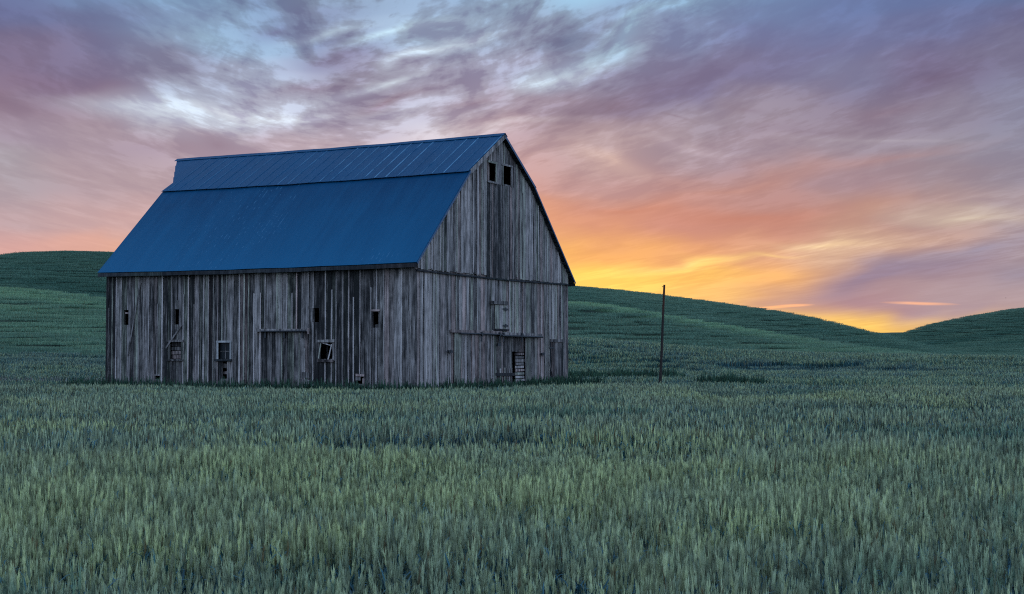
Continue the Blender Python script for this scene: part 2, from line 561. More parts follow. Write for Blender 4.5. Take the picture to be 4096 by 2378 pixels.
# ------------------------------------------------------------------ crop: stalks, leaves and bearded heads
def plant_material(name, leaf, head, dry, trans=0.30, warm_mul=(1.26, 1.22, 0.98, 1), vary=(0.38, 1.18)):
    m = bpy.data.materials.new(name)
    m.use_nodes = True
    t = NT(m.node_tree)
    at = t.n('ShaderNodeAttribute', attribute_name='part')          # 0 leaf .. 1 head
    sh = t.n('ShaderNodeAttribute', attribute_name='shade')         # per stalk variation
    ti = t.n('ShaderNodeAttribute', attribute_name='tint', attribute_type='INSTANCER')
    c = t.mix(at.outputs['Fac'], leaf, head)
    c = t.mix(t.maprange(sh.outputs['Fac'], 0.955, 0.985), c, dry)
    v = t.math('ADD', vary[0], t.math('MULTIPLY', t.math('FRACT', t.math('MULTIPLY', sh.outputs['Fac'], 7.31)), vary[1]))
    c = t.mix(1.0, c, t.xyz(v, v, v), 'MULTIPLY')
    # fields differ from patch to patch: riper yellow-green / fresher blue-green
    warm = t.mix(1.0, c, warm_mul, 'MULTIPLY')
    cool = t.mix(1.0, c, (0.48, 0.64, 0.66, 1), 'MULTIPLY')
    c = t.mix(t.math('ABSOLUTE', t.math('SUBTRACT', t.math('MULTIPLY', ti.outputs['Fac'], 2.0), 1.0)), c,
              t.mix(t.math('GREATER_THAN', ti.outputs['Fac'], 0.5), warm, cool))
    d = t.n('ShaderNodeBsdfPrincipled')
    d.inputs['Roughness'].default_value = 0.6
    d.inputs['Specular IOR Level'].default_value = 0.25
    t.put(d.inputs['Base Color'], c)
    tr = t.n('ShaderNodeBsdfTranslucent')
    t.put(tr.inputs[0], c)
    mx = t.n('ShaderNodeMixShader')
    mx.inputs[0].default_value = trans
    t.t.links.new(d.outputs[0], mx.inputs[1])
    t.t.links.new(tr.outputs[0], mx.inputs[2])
    o = t.n('ShaderNodeOutputMaterial')
    t.t.links.new(mx.outputs[0], o.inputs[0])
    return m


M['wheat'] = plant_material('wheat', (0.033, 0.086, 0.090, 1), (0.315, 0.332, 0.180, 1), (0.21, 0.16, 0.08, 1))
M['hillcrop'] = plant_material('hill_crop', (0.104, 0.174, 0.107, 1), (0.208, 0.262, 0.148, 1), (0.17, 0.16, 0.08, 1), warm_mul=(1.55, 1.50, 1.25, 1), vary=(0.72, .56))
M['grass'] = plant_material('grass', (0.036, 0.078, 0.044, 1), (0.05, 0.085, 0.04, 1), (0.10, 0.09, 0.05, 1))
M['straw'] = plant_material('straw', (0.17, 0.16, 0.14, 1), (0.26, 0.24, 0.20, 1), (0.26, 0.24, 0.20, 1))


class PM:
    """collects quads (triangles as degenerate-free quads) with per-vertex 'part' and 'shade'"""
    def __init__(self):
        self.v, self.f, self.p, self.s = [], [], [], []

    def strip(self, pts, wid, part, shade, side=None):
        base = len(self.v)
        pts = [np.asarray(q, float) for q in pts]
        n = len(pts)
        for i in range(n):
            dv = pts[min(i + 1, n - 1)] - pts[max(i - 1, 0)]
            s = side if side is not None else np.cross(dv, [0.3, 0.2, 1.0])
            s = s / (np.linalg.norm(s) + 1e-9) * wid[i] * 0.5
            self.v += [pts[i] - s, pts[i] + s]
            self.p += [part, part]
            self.s += [shade, shade]
        for i in range(n - 1):
            a = base + 2 * i
            self.f.append((a, a + 1, a + 3, a + 2))

    def spindle(self, p0, p1, rad, part, shade, sides=4, rings=(0.35, 1.0, 0.8, 0.15)):
        base = len(self.v)
        p0 = np.asarray(p0, float); p1 = np.asarray(p1, float)
        ax = p1 - p0
        e1 = np.cross(ax, [0.31, 0.9, 0.1]); e1 /= np.linalg.norm(e1)
        e2 = np.cross(ax, e1); e2 /= np.linalg.norm(e2)
        nr_ = len(rings)
        for i, k in enumerate(rings):
            c0 = p0 + ax * i / (nr_ - 1)
            for j in range(sides):
                a = 2 * math.pi * j / sides
                self.v.append(c0 + (e1 * math.cos(a) + e2 * math.sin(a)) * rad * k)
                self.p.append(part); self.s.append(shade)
        for i in range(nr_ - 1):
            for j in range(sides):
                a = base + i * sides + j
                b_ = base + i * sides + (j + 1) % sides
                self.f.append((a, b_, b_ + sides, a + sides))

    def mesh(self, name, mat):
        me = mesh_from(name, np.array(self.v), np.array(self.f))
        for nm, dat in (('part', self.p), ('shade', self.s)):
            at = me.attributes.new(nm, 'FLOAT', 'POINT')
            at.data.foreach_set('value', np.array(dat, np.float32))
        me.materials.append(mat)
        return me


def stalk(pm, x, y, h, detail, rg):
    sh = rg.random()
    la = rg.normal(0.35, 0.9)
    lean = np.array([math.cos(la), math.sin(la), 0]) * abs(rg.normal(0, 0.07 if detail else 0.16)) * h * (0.55 if detail == 2 else 1.0)
    P = lambda k: np.array([x, y, 0]) + np.array([0, 0, h * k]) + lean * k * k
    if detail == 2:
        pm.strip([P(0.1), P(0.5), P(0.86)], [0.006, 0.005, 0.004], 0.15, sh)
        for i in range(rg.integers(3, 5)):
            k = rg.uniform(0.20, 0.66)
            a = rg.uniform(0, 2 * math.pi)
            L = rg.uniform(0.16, 0.30)
            o = np.array([math.cos(a), math.sin(a), 0])
            droop = rg.uniform(0.0, 0.5) ** 1.5 * 1.4
            p0 = P(k)
            pts = [p0, p0 + o * L * .22 + np.array([0, 0, L * .36]), p0 + o * L * .5 + np.array([0, 0, L * (.62 - .3 * droop)]), p0 + o * L * .8 + np.array([0, 0, L * (.72 - 1.0 * droop)])]
            pm.strip(pts, [0.010, 0.015, 0.012, 0.002], 0.0, lerp(sh, rg.random(), .5), side=np.array([-o[1], o[0], 0.15]))
        hl = rg.uniform(0.075, 0.105)
        p0, p1 = P(0.85), P(0.85) + (P(1.0) - P(0.85)) / (np.linalg.norm(P(1.0) - P(0.85))) * hl
        hp = rg.uniform(0.75, 1.0)
        pm.spindle(p0, p1, 0.0105, hp, sh)
        d = (p1 - p0) / hl
        for i in range(9):
            a = 2 * math.pi * i / 9 + rg.uniform(-.3, .3)
            o = np.array([math.cos(a), math.sin(a), 0.0])
            q0 = lerp(p0, p1, rg.uniform(0.15, 0.95))
            q1 = q0 + d * rg.uniform(.06, .10) + o * rg.uniform(.008, .020)
            pm.strip([q0, lerp(q0, q1, .55) + o * .004, q1], [0.0065, 0.0050, 0.001], hp, sh, side=np.array([-o[1], o[0], 0]))
    elif detail == 1:
        a0 = rg.uniform(0, math.pi)
        s0 = np.array([math.cos(a0), math.sin(a0), 0])
        pm.strip([P(0.15), P(0.86)], [0.010, 0.007], 0.1, sh, side=s0)
        for i in range(2):
            a = rg.uniform(0, 2 * math.pi)
            L = rg.uniform(0.18, 0.30)
            o = np.array([math.cos(a), math.sin(a), 0])
            p0 = P(rg.uniform(0.35, 0.80))
            dr = rg.uniform(0, .5)
            pm.strip([p0, p0 + o * L * .3 + np.array([0, 0, L * .5]), p0 + o * L * .75 + np.array([0, 0, L * (.7 - dr)])], [0.014, 0.017, 0.003], 0.0, lerp(sh, rg.random(), .5), side=np.array([-o[1], o[0], .15]))
        hp = rg.uniform(.7, 1.)
        pm.spindle(P(.83), P(.83) + np.array([0, 0, .155]) + lean * .3, 0.0155, hp, sh, 3, (0.5, 1.0, 0.1))
    else:
        a0 = rg.uniform(0, math.pi)
        s0 = np.array([math.cos(a0), math.sin(a0), 0])
        wv = detail and 0.05
        pm.strip([P(0.1), P(.75), P(1.0)], [0.035, 0.040, 0.008], 0.0, sh, side=s0)
        pm.strip([P(.72), P(1.0) + s0 * .02], [0.035, 0.01], rg.uniform(.6, 1.), sh, side=np.array([-s0[1], s0[0], 0]))


lib = {}


def make_clumps(key, n_var, foot, n, h, hs, detail, mat, seed, wide=1.0):
    c = bpy.data.collections.new(key)          # library collection, not linked to the scene
    for k in range(n_var):
        rg = np.random.default_rng(seed + k)
        pm = PM()
        for i in range(n):
            x, y = rg.uniform(-foot, foot, 2) + rg.normal(0, foot * .12, 2)
            hh = h * (1 + rg.normal(0, hs)) * (0.8 if rg.random() < .18 else 1)
            stalk(pm, x * wide, y, max(hh, .15), detail, rg)
        o = bpy.data.objects.new(key, pm.mesh(key, mat))
        c.objects.link(o)
    lib[key] = c
    return c


make_clumps('wheat_near', 9, 0.30, 56, 0.70, 0.14, 2, M['wheat'], 100)
make_clumps('wheat_mid', 8, 0.55, 150, 0.70, 0.14, 1, M['wheat'], 200)
make_clumps('wheat_far', 5, 1.1, 330, 0.66, 0.09, 0, M['wheat'], 300)
make_clumps('hill_crop', 6, 3.0, 1350, 0.30, 0.10, 0, M['hillcrop'], 400)
make_clumps('grass_tuft', 5, 0.35, 110, 0.42, 0.25, 0, M['grass'], 500)
make_clumps('dead_grass', 4, 0.5, 120, 0.40, 0.30, 0, M['straw'], 600)


def scatter(name, key, pts, zs, tint, label, cat, sxy=None):
    """one object of uncountable growth: a point cloud that carries clumps"""
    n = len(pts)
    me = bpy.data.meshes.new(name)
    me.vertices.add(n)
    me.vertices.foreach_set('co', np.asarray(pts, np.float32).ravel())

    def attr(nm, typ, dat, fld):
        at = me.attributes.new(nm, typ, 'POINT')
        at.data.foreach_set(fld, np.asarray(dat).ravel())
    rot = np.zeros((n, 3), np.float32)
    rot[:, 2] = rng.uniform(0, 2 * math.pi, n)
    sx = np.ones(n) if sxy is None else sxy
    attr('rotv', 'FLOAT_VECTOR', rot, 'vector')
    attr('sclv', 'FLOAT_VECTOR', np.stack([sx, sx, zs], -1).astype(np.float32), 'vector')
    attr('tint', 'FLOAT', np.clip(tint, 0, 1).astype(np.float32), 'value')
    attr('vari', 'INT', rng.integers(0, len(lib[key].objects), n).astype(np.int32), 'value')
    me.update()
    o = bpy.data.objects.new(name, me)
    col.objects.link(o)
    ng = bpy.data.node_groups.new(name, 'GeometryNodeTree')
    ng.interface.new_socket('Geometry', in_out='INPUT', socket_type='NodeSocketGeometry')
    ng.interface.new_socket('Geometry', in_out='OUTPUT', socket_type='NodeSocketGeometry')
    gi = ng.nodes.new('NodeGroupInput'); go = ng.nodes.new('NodeGroupOutput')
    ci = ng.nodes.new('GeometryNodeCollectionInfo')
    ci.inputs['Collection'].default_value = lib[key]
    ci.inputs['Separate Children'].default_value = True
    ci.inputs['Reset Children'].default_value = True
    ip = ng.nodes.new('GeometryNodeInstanceOnPoints')
    ip.inputs['Pick Instance'].default_value = True

    def named(nm, typ):
        q = ng.nodes.new('GeometryNodeInputNamedAttribute')
        q.data_type = typ
        q.inputs['Name'].default_value = nm
        return [s for s in q.outputs if s.enabled and s.name == 'Attribute'][0]
    L = ng.links.new
    L(gi.outputs[0], ip.inputs['Points'])
    L(ci.outputs[0], ip.inputs['Instance'])
    L(named('vari', 'INT'), ip.inputs['Instance Index'])
    L(named('rotv', 'FLOAT_VECTOR'), ip.inputs['Rotation'])
    L(named('sclv', 'FLOAT_VECTOR'), ip.inputs['Scale'])
    L(ip.outputs[0], go.inputs[0])
    md = o.modifiers.new('growth', 'NODES')
    md.node_group = ng
    tag(o, label, cat, kind='stuff')
    return o


def jitter_grid(r0, r1, step, amax=R(31)):
    X1 = r1 * math.sin(amax)
    gx, gy = np.meshgrid(np.arange(-X1, X1, step), np.arange(r0 * 0.8, r1, step))
    gx = gx.ravel() + rng.uniform(-.45, .45, gx.size) * step
    gy = gy.ravel() + rng.uniform(-.45, .45, gy.size) * step
    r = np.hypot(gx, gy)
    a = np.abs(np.arctan2(gx, gy))
    k = (r >= r0) & (r < r1) & (a < amax)
    return gx[k], gy[k]


def barn_dist(x, y):
    lx = (x - BC[0]) * VG[0] + (y - BC[1]) * VG[1]
    ly = (x - BC[0]) * UL[0] + (y - BC[1]) * UL[1]
    return np.hypot(np.maximum(np.maximum(-lx, lx - BW), 0), np.maximum(np.maximum(-ly, ly - BL), 0))


def gap_mask(x, y):
    """1 where no crop grows: the worn strip along the field edge behind the barn, hollows by the pole"""
    g = np.zeros_like(x)
    wob = 1.6 * (fbm(x / 9, y / 9, 41, 2) - .5)
    # right of the barn: strip running on behind the pole
    s = np.abs(y - (81.5 - 0.15 * (x - 3)) + wob)
    g = np.maximum(g, ((s < 2.6) & (x > 0) & (x < 9.5)).astype(float))
    # dark hollow right of the pole
    g = np.maximum(g, ((np.hypot((x - 11.1) / 1.7, (y - 72.0) / 1.5) + wob * .2) < 1).astype(float))
    # left of the barn
    s2 = np.abs(y - (73.5 + 0.10 * (x + 20)) + wob)
    g = np.maximum(g, ((s2 < 3.2) & (x < -17)).astype(float))
    return g


def hollows(x, y):
    """lodged / thin places: reduce height there, elongated across the view"""
    n = fbm(x / 5.5 + 3, y / 3.0, 61, 3)
    return np.clip((n - 0.60) / 0.10, 0, 1)


def wheat_points(r0, r1, step, key, name, label):
    x, y = jitter_grid(r0, r1, step)
    bd = barn_dist(x, y)
    k = (bd > 1.9 + 0.5 * rng.random(len(x))) & (gap_mask(x, y) < .5)
    x, y, bd = x[k], y[k], bd[k]
    z = terrain(x, y)
    big = fbm(x / 7.0, y / 4.0, 21, 4)
    hz = 0.98 + 0.34 * (big - .5) + 0.42 * (fbm(x / 1.3, y / 0.9, 27, 2) - .5) * np.clip(26 / np.hypot(x, y), .35, 1)
    hz = hz * (1 - 0.45 * hollows(x, y) * np.clip((np.hypot(x, y) - 14) / 20, 0, 1))
    hz = hz * (1 - 0.30 * np.clip(1 - (bd - 1.9) / 5, 0, 1))
    tint = 0.46 + 1.5 * (fbm(x / 9.0 + 7, y / 4.5, 31, 4) - .5) + 1.0 * (fbm(x / 1.6 + 7, y / 1.1, 35, 2) - .5) + rng.normal(0, .12, len(x))
    rt = np.clip((x + 2) / 10, 0, 1) * np.clip((np.hypot(x, y) - 32) / 6, 0, 1)
    tint -= .10 * rt
    far_ = np.clip((np.hypot(x, y) - 18) / 14, 0, 1)
    tint += .42 * hollows(x, y) * far_
    dk = np.clip((fbm(x / 6.0 + 11, y / 3.2, 67, 3) - .535) / .08, 0, 1)
    tint += .55 * dk * np.clip((x - 1) / 6, 0, 1) * np.clip((np.hypot(x, y) - 33) / 5, 0, 1) * np.clip((68 - np.hypot(x, y)) / 6, 0, 1)
    tint -= .12 * np.clip((np.hypot(x, y) - 62) / 4, 0, 1)
    tint = np.where((np.hypot(x, y) > 98) & (x > 0), tint - .22, tint)
    hz = hz * (1 - .22 * dk * np.clip((x - 1) / 6, 0, 1) * np.clip((np.hypot(x, y) - 33) / 5, 0, 1))
    return scatter(name, key, np.stack([x, y, z], -1), hz, tint, label, 'wheat')


wheat_points(5.2, 21, 0.40, 'wheat_near', 'wheat', 'bearded green wheat of the foreground field, heads turning yellow')
wheat_points(20.5, 62, 0.70, 'wheat_mid', 'wheat', 'even green wheat of the middle field up to the barn')
wheat_points(61, 122, 1.35, 'wheat_far', 'wheat', 'dark green wheat of the back field around pole and barn')

# hill sides
x, y = jitter_grid(118, 470, 2.6, R(30))
z = terrain(x, y)
r = np.hypot(x, y)
k = (gap_mask(x, y) < .5)
band = fbm(x / 30, y / 9, 71, 4)
fine = fbm(x / 9, y / 4, 73, 3)
px_h = 2048 + FPX * x / y
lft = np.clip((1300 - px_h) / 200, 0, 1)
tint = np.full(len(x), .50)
near = r < 200                                   # the nearer ridge: pale crest, darker mottled flank to the right, lighter flank to the left
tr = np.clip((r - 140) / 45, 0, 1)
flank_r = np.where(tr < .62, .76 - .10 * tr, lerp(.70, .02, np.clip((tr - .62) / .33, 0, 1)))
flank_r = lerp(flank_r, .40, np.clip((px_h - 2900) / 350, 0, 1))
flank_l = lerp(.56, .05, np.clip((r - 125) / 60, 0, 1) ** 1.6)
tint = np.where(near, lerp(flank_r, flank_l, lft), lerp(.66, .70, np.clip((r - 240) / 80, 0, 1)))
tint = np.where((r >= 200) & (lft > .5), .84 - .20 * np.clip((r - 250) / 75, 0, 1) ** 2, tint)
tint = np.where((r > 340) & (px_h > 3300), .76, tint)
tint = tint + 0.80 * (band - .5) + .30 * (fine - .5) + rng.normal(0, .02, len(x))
hz = 0.9 + .5 * (fbm(x / 12, y / 7, 81, 3) - .5)
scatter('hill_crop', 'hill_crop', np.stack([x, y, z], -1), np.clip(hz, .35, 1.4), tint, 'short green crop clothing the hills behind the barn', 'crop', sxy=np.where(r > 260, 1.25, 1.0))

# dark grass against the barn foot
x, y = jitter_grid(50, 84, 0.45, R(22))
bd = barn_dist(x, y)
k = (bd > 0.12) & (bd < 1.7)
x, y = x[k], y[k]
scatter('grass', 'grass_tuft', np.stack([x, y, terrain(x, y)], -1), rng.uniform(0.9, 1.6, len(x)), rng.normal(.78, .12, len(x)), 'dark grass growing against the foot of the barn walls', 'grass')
# faded dead grass along the strip left of the barn, short grass in the strip to the right
x, y = jitter_grid(66, 90, 0.8, R(24))
g = gap_mask(x, y)
k = (g > .5) & (x < -16.5) & (rng.random(len(x)) < .75)
x, y = x[k], y[k]
scatter('dead_grass', 'dead_grass', np.stack([x, y, terrain(x, y)], -1), rng.uniform(.5, 1.3, len(x)), rng.normal(.4, .1, len(x)), 'faded dead grass along the field edge left of the barn', 'dead grass')
x, y = jitter_grid(60, 90, 0.55, R(22))
g = gap_mask(x, y)
k = (g > .5) & (x > -10)
x, y = x[k], y[k]
scatter('grass', 'grass_tuft', np.stack([x, y, terrain(x, y)], -1), rng.uniform(1.2, 1.9, len(x)), rng.normal(.72, .12, len(x)), 'dark rank grass in the strip and hollow near the pole', 'grass')

# a pale dry weed standing out of the crop in front of the gable
pmw = PM()
rgw = np.random.default_rng(5)
for i in range(70):
    a = rgw.uniform(0, 2 * math.pi); o_ = np.array([math.cos(a), math.sin(a), 0])
    b0 = np.array([rgw.normal(0, .30), rgw.normal(0, .12), 0.15])
    L = rgw.uniform(.45, .78)
    e = b0 + np.array([0, 0, L]) + o_ * rgw.uniform(.02, .22)
    pmw.strip([b0, lerp(b0, e, .55) + np.array([0, 0, .05]), e], [.010, .008, .003], rgw.random(), rgw.random() * .85, side=np.array([-o_[1], o_[0], .1]))
wme = pmw.mesh('dry_weed', M['straw'])
wo_ = bpy.data.objects.new('dry_weed', wme)
col.objects.link(wo_)
wx_, wy_ = -0.45, 37.5
wo_.location = (wx_, wy_, float(terrain(np.array([wx_]), np.array([wy_]))[0]))
tag(wo_, 'pale dry weed clump standing up out of the wheat below the gable', 'weed')

# ------------------------------------------------------------------ barn
barn = bpy.data.objects.new('barn', None)
col.objects.link(barn)
barn.location = (BC[0], BC[1], 0)
barn.rotation_euler = (0, 0, math.pi / 2 - TH)
tag(barn, 'weathered grey board barn with blue metal gambrel roof standing in the wheat', 'barn')
# local axes: x runs along the gable (v), y along the long wall (u), z up; outside is -x for the long wall and -y for the gable


def wood(name, dark, light, grain=1.0, bumpd=0.01):
    m, t, b = principled(name, 0.85, 0.18)
    ob = t.n('ShaderNodeTexCoord').outputs['Object']
    at = t.n('ShaderNodeAttribute', attribute_name='tone').outputs['Fac']
    sd_ = t.n('ShaderNodeAttribute', attribute_name='seed').outputs['Fac']
    off = t.vmath('ADD', ob, t.xyz(t.math('MULTIPLY', sd_, 37.0), t.math('MULTIPLY', sd_, 91.0), t.math('MULTIPLY', sd_, 13.0)))
    g1 = t.noise(t.mapping(off, scale=(34, 34, 0.9)), 1.0, 6, 0.62, 0.35)[0]      # fine grain along the board
    g2 = t.noise(t.mapping(off, scale=(7, 7, 0.55)), 1.0, 4, 0.55, 0.4)[0]        # broad weather streaks
    g3 = t.noise(t.mapping(off, scale=(3, 3, 2.2)), 1.0, 4, 0.6)[0]               # blotches
    f = t.math('ADD', at, t.math('MULTIPLY', t.math('SUBTRACT', g1, .5), 1.4 * grain))
    f = t.math('ADD', f, t.math('MULTIPLY', t.math('SUBTRACT', g2, .5), 1.25 * grain))
    f = t.math('ADD', f, t.math('MULTIPLY', t.math('SUBTRACT', g3, .5), 0.7 * grain), clamp=True)
    f = t.math('POWER', f, 1.6)
    c = t.mix(f, dark, light)
    # faded warm / greenish casts from board to board
    hue = t.math('FRACT', t.math('MULTIPLY', sd_, 5.77))
    c = t.mix(t.maprange(hue, .72, .95), c, t.mix(1.0, c, (1.10, .93, .90, 1), 'MULTIPLY'))
    c = t.mix(t.maprange(hue, .28, .05), c, t.mix(1.0, c, (.90, 1.02, .88, 1), 'MULTIPLY'))
    # knots
    vo = t.n('ShaderNodeTexVoronoi')
    t.put(vo.inputs['Vector'], t.mapping(off, scale=(4.2, 4.2, 1.25)))
    vo.inputs['Scale'].default_value = 1.0
    kn = t.maprange(vo.outputs['Distance'], .13, .06)
    c = t.mix(t.math('MULTIPLY', kn, .7), c, t.mix(1.0, c, (.22, .2, .2, 1), 'MULTIPLY'))
    t.put(b.inputs['Base Color'], c)
    bp = t.n('ShaderNodeBump')
    bp.inputs['Strength'].default_value = 0.6
    bp.inputs['Distance'].default_value = bumpd
    t.put(bp.inputs['Height'], g1)
    t.put(b.inputs['Normal'], bp.outputs[0])
    return m


M['wood'] = wood('weathered_wood', (0.011, 0.0095, 0.009, 1), (0.43, 0.35, 0.31, 1))
M['wood_dark'] = wood('dark_wood', (0.012, 0.012, 0.013, 1), (0.075, 0.072, 0.070, 1))
M['wood_pale'] = wood('pale_wood', (0.07, 0.066, 0.062, 1), (0.38, 0.34, 0.31, 1), .8)
m, t, b = principled('iron', .6, .4); b.inputs['Base Color'].default_value = (.012, .011, .012, 1); M['iron'] = m
m, t, b = principled('glass', .35, .12); b.inputs['Base Color'].default_value = (.010, .011, .012, 1); M['glass'] = m
m, t, b = principled('dark_earth', .95, .1); b.inputs['Base Color'].default_value = (.02, .018, .015, 1); M['earth'] = m


def roof_mat(name, pitch, amount):
    m, t, b = principled(name, 0.45, 0.02)
    ob = t.n('ShaderNodeTexCoord').outputs['Object']
    x, y, z = t.sep(ob)
    n1 = t.noise(t.mapping(ob, scale=(.5, .35, .5)), 1.0, 5, .6)[0]
    n2 = t.noise(t.mapping(ob, scale=(.7, 6.5, .7)), 1.0, 4, .6)[0]
    c = t.mix(t.maprange(n1, .3, .7), (0.0035, 0.032, 0.068, 1), (0.0045, 0.040, 0.082, 1))
    c = t.mix(t.math('MULTIPLY', t.maprange(n2, .42, .75), .35), c, (0.0025, 0.021, 0.048, 1))
    # sheen gradient painted into the colour: paler towards the eave, in uneven runs
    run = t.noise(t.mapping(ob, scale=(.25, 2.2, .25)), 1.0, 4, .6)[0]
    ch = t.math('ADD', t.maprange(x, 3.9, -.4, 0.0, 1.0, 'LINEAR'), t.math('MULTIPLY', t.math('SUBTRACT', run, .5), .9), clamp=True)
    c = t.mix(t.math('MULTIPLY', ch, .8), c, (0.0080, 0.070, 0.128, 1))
    wr = t.n('ShaderNodeAttribute', attribute_name='wear_glint').outputs['Fac']
    n3 = t.noise(t.mapping(ob, scale=(1.1, 3.0, 1.1)), 1.0, 5, .7)[0]
    c = t.mix(t.math('MULTIPLY', wr, t.maprange(n3, .30, .62)), c, (0.075, 0.155, 0.215, 1))  # rib wear and the light the seams catch, both painted in this pale colour
    # light glints along the ribs, painted as broken pale flecks
    cell = t.math('DIVIDE', y, pitch)
    rib = t.maprange(t.math('ABSOLUTE', t.math('SUBTRACT', t.math('FRACT', cell), .5)), .12, .05)
    fl = t.noise(t.xyz(t.math('MULTIPLY', x, 1.6), t.math('FLOOR', cell), 0.0), 3.1, 3, .6)[0]
    rg_ = t.noise(t.mapping(ob, loc=(4.2, 3.3, 0), scale=(.30, .22, .30)), 1.0, 2, .5)[0]
    fk = t.math('MULTIPLY', t.math('MULTIPLY', rib, t.maprange(fl, .54, .62)), t.maprange(t.math('ADD', rg_, t.maprange(t.math('ABSOLUTE', t.math('SUBTRACT', y, 10.0)), 4.0, .5, -.12, .14)), .52, .64))
    c = t.mix(t.math('MULTIPLY', fk, amount * .62), c, (0.040, 0.11, 0.17, 1))
    t.put(b.inputs['Base Color'], c)
    rr_ = t.mixf(n1, .36, .52)
    t.put(b.inputs['Roughness'], rr_)
    return m


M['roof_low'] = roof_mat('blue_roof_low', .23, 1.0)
M['roof_up'] = roof_mat('blue_roof_up', .23, .35)
m, t, b = principled('blue_trim', .5, .4); b.inputs['Base Color'].default_value = (.018, .05, .10, 1); M['trim'] = m


class MB:
    """mesh collector: boxes in local coordinates with per-vertex tone / seed / wear"""
    def __init__(self):
        self.v, self.f, self.tone, self.seed = [], [], [], []

    def hexa(self, c8, tone=.5, seed=None):
        seed = random.random() if seed is None else seed
        n = len(self.v)
        self.v += [tuple(q) for q in c8]
        self.tone += [tone] * 8
        self.seed += [seed] * 8
        for q in ((0, 3, 2, 1), (4, 5, 6, 7), (0, 1, 5, 4), (1, 2, 6, 5), (2, 3, 7, 6), (3, 0, 4, 7)):
            self.f.append(tuple(n + i for i in q))

    def box(self, lo, hi, tone=.5, seed=None):
        x0, y0, z0 = lo; x1, y1, z1 = hi
        self.hexa([(x0, y0, z0), (x1, y0, z0), (x1, y1, z0), (x0, y1, z0), (x0, y0, z1), (x1, y0, z1), (x1, y1, z1), (x0, y1, z1)], tone, seed)

    def bar(self, p0, p1, w_, d_, nrm, tone=.5):
        """board from p0 to p1, width w_, thickness d_ along nrm"""
        p0, p1, nrm = Vector(p0), Vector(p1), Vector(nrm).normalized()
        ax = (p1 - p0).normalized()
        s = ax.cross(nrm) * w_ / 2
        n_ = nrm * d_
        self.hexa([p0 - s, p0 + s, p0 + s + n_, p0 - s + n_, p1 - s, p1 + s, p1 + s + n_, p1 - s + n_], tone)

    def tube(self, pts, rad, sides=8, tone=.5):
        base = len(self.v)
        sd_ = random.random()
        pts = [Vector(q) for q in pts]
        for i, p_ in enumerate(pts):
            ax = (pts[min(i + 1, len(pts) - 1)] - pts[max(i - 1, 0)]).normalized()
            e1 = ax.orthogonal().normalized(); e2 = ax.cross(e1)
            rr_ = rad[i] if isinstance(rad, (list, tuple)) else rad
            for j in range(sides):
                a = 2 * math.pi * j / sides
                self.v.append(tuple(p_ + (e1 * math.cos(a) + e2 * math.sin(a)) * rr_))
                self.tone.append(tone); self.seed.append(sd_)
        for i in range(len(pts) - 1):
            for j in range(sides):
                a = base + i * sides + j; b_ = base + i * sides + (j + 1) % sides
                self.f.append((a, b_, b_ + sides, a + sides))
        self.f.append(tuple(base + j for j in range(sides))[::-1])
        self.f.append(tuple(base + (len(pts) - 1) * sides + j for j in range(sides)))

    def build(self, name, mat, parent=None, label=None, extra='tone'):
        me = bpy.data.meshes.new(name)
        me.from_pydata(self.v, [], self.f)
        bm = bmesh.new(); bm.from_mesh(me)
        bmesh.ops.recalc_face_normals(bm, faces=bm.faces)
        bm.to_mesh(me); bm.free()
        for nm, dat in ((extra, self.tone), ('seed', self.seed)):
            at = me.attributes.new(nm, 'FLOAT', 'POINT')
            at.data.foreach_set('value', np.array(dat, np.float32))
        me.materials.append(mat)
        o = bpy.data.objects.new(name, me)
        col.objects.link(o)
        if parent: o.parent = parent
        if label: o['label'] = label
        return o


def FL(u, z, d=0.0):      # on the long wall, d outward
    return (-d, u, z)


def FG(v, z, d=0.0):      # on the near gable
    return (v, -d, z)


def FB(u, z, d=0.0):      # far long wall
    return (BW + d, u, z)


def FE(v, z, d=0.0):      # far gable
    return (v, BL + d, z)


def slab(mb, F, a0, a1, zb0, zb1, zt0, zt1, d0, d1, tone, seed=None, sh=0.0):
    """upright board on a wall between a0..a1"""
    mb.hexa([F(a0, zb0, d0), F(a1, zb1, d0), F(a1, zb1, d1), F(a0, zb0, d1), F(a0 + sh, zt0, d0), F(a1 + sh, zt1, d0), F(a1 + sh, zt1, d1), F(a0 + sh, zt0, d1)], tone, seed)


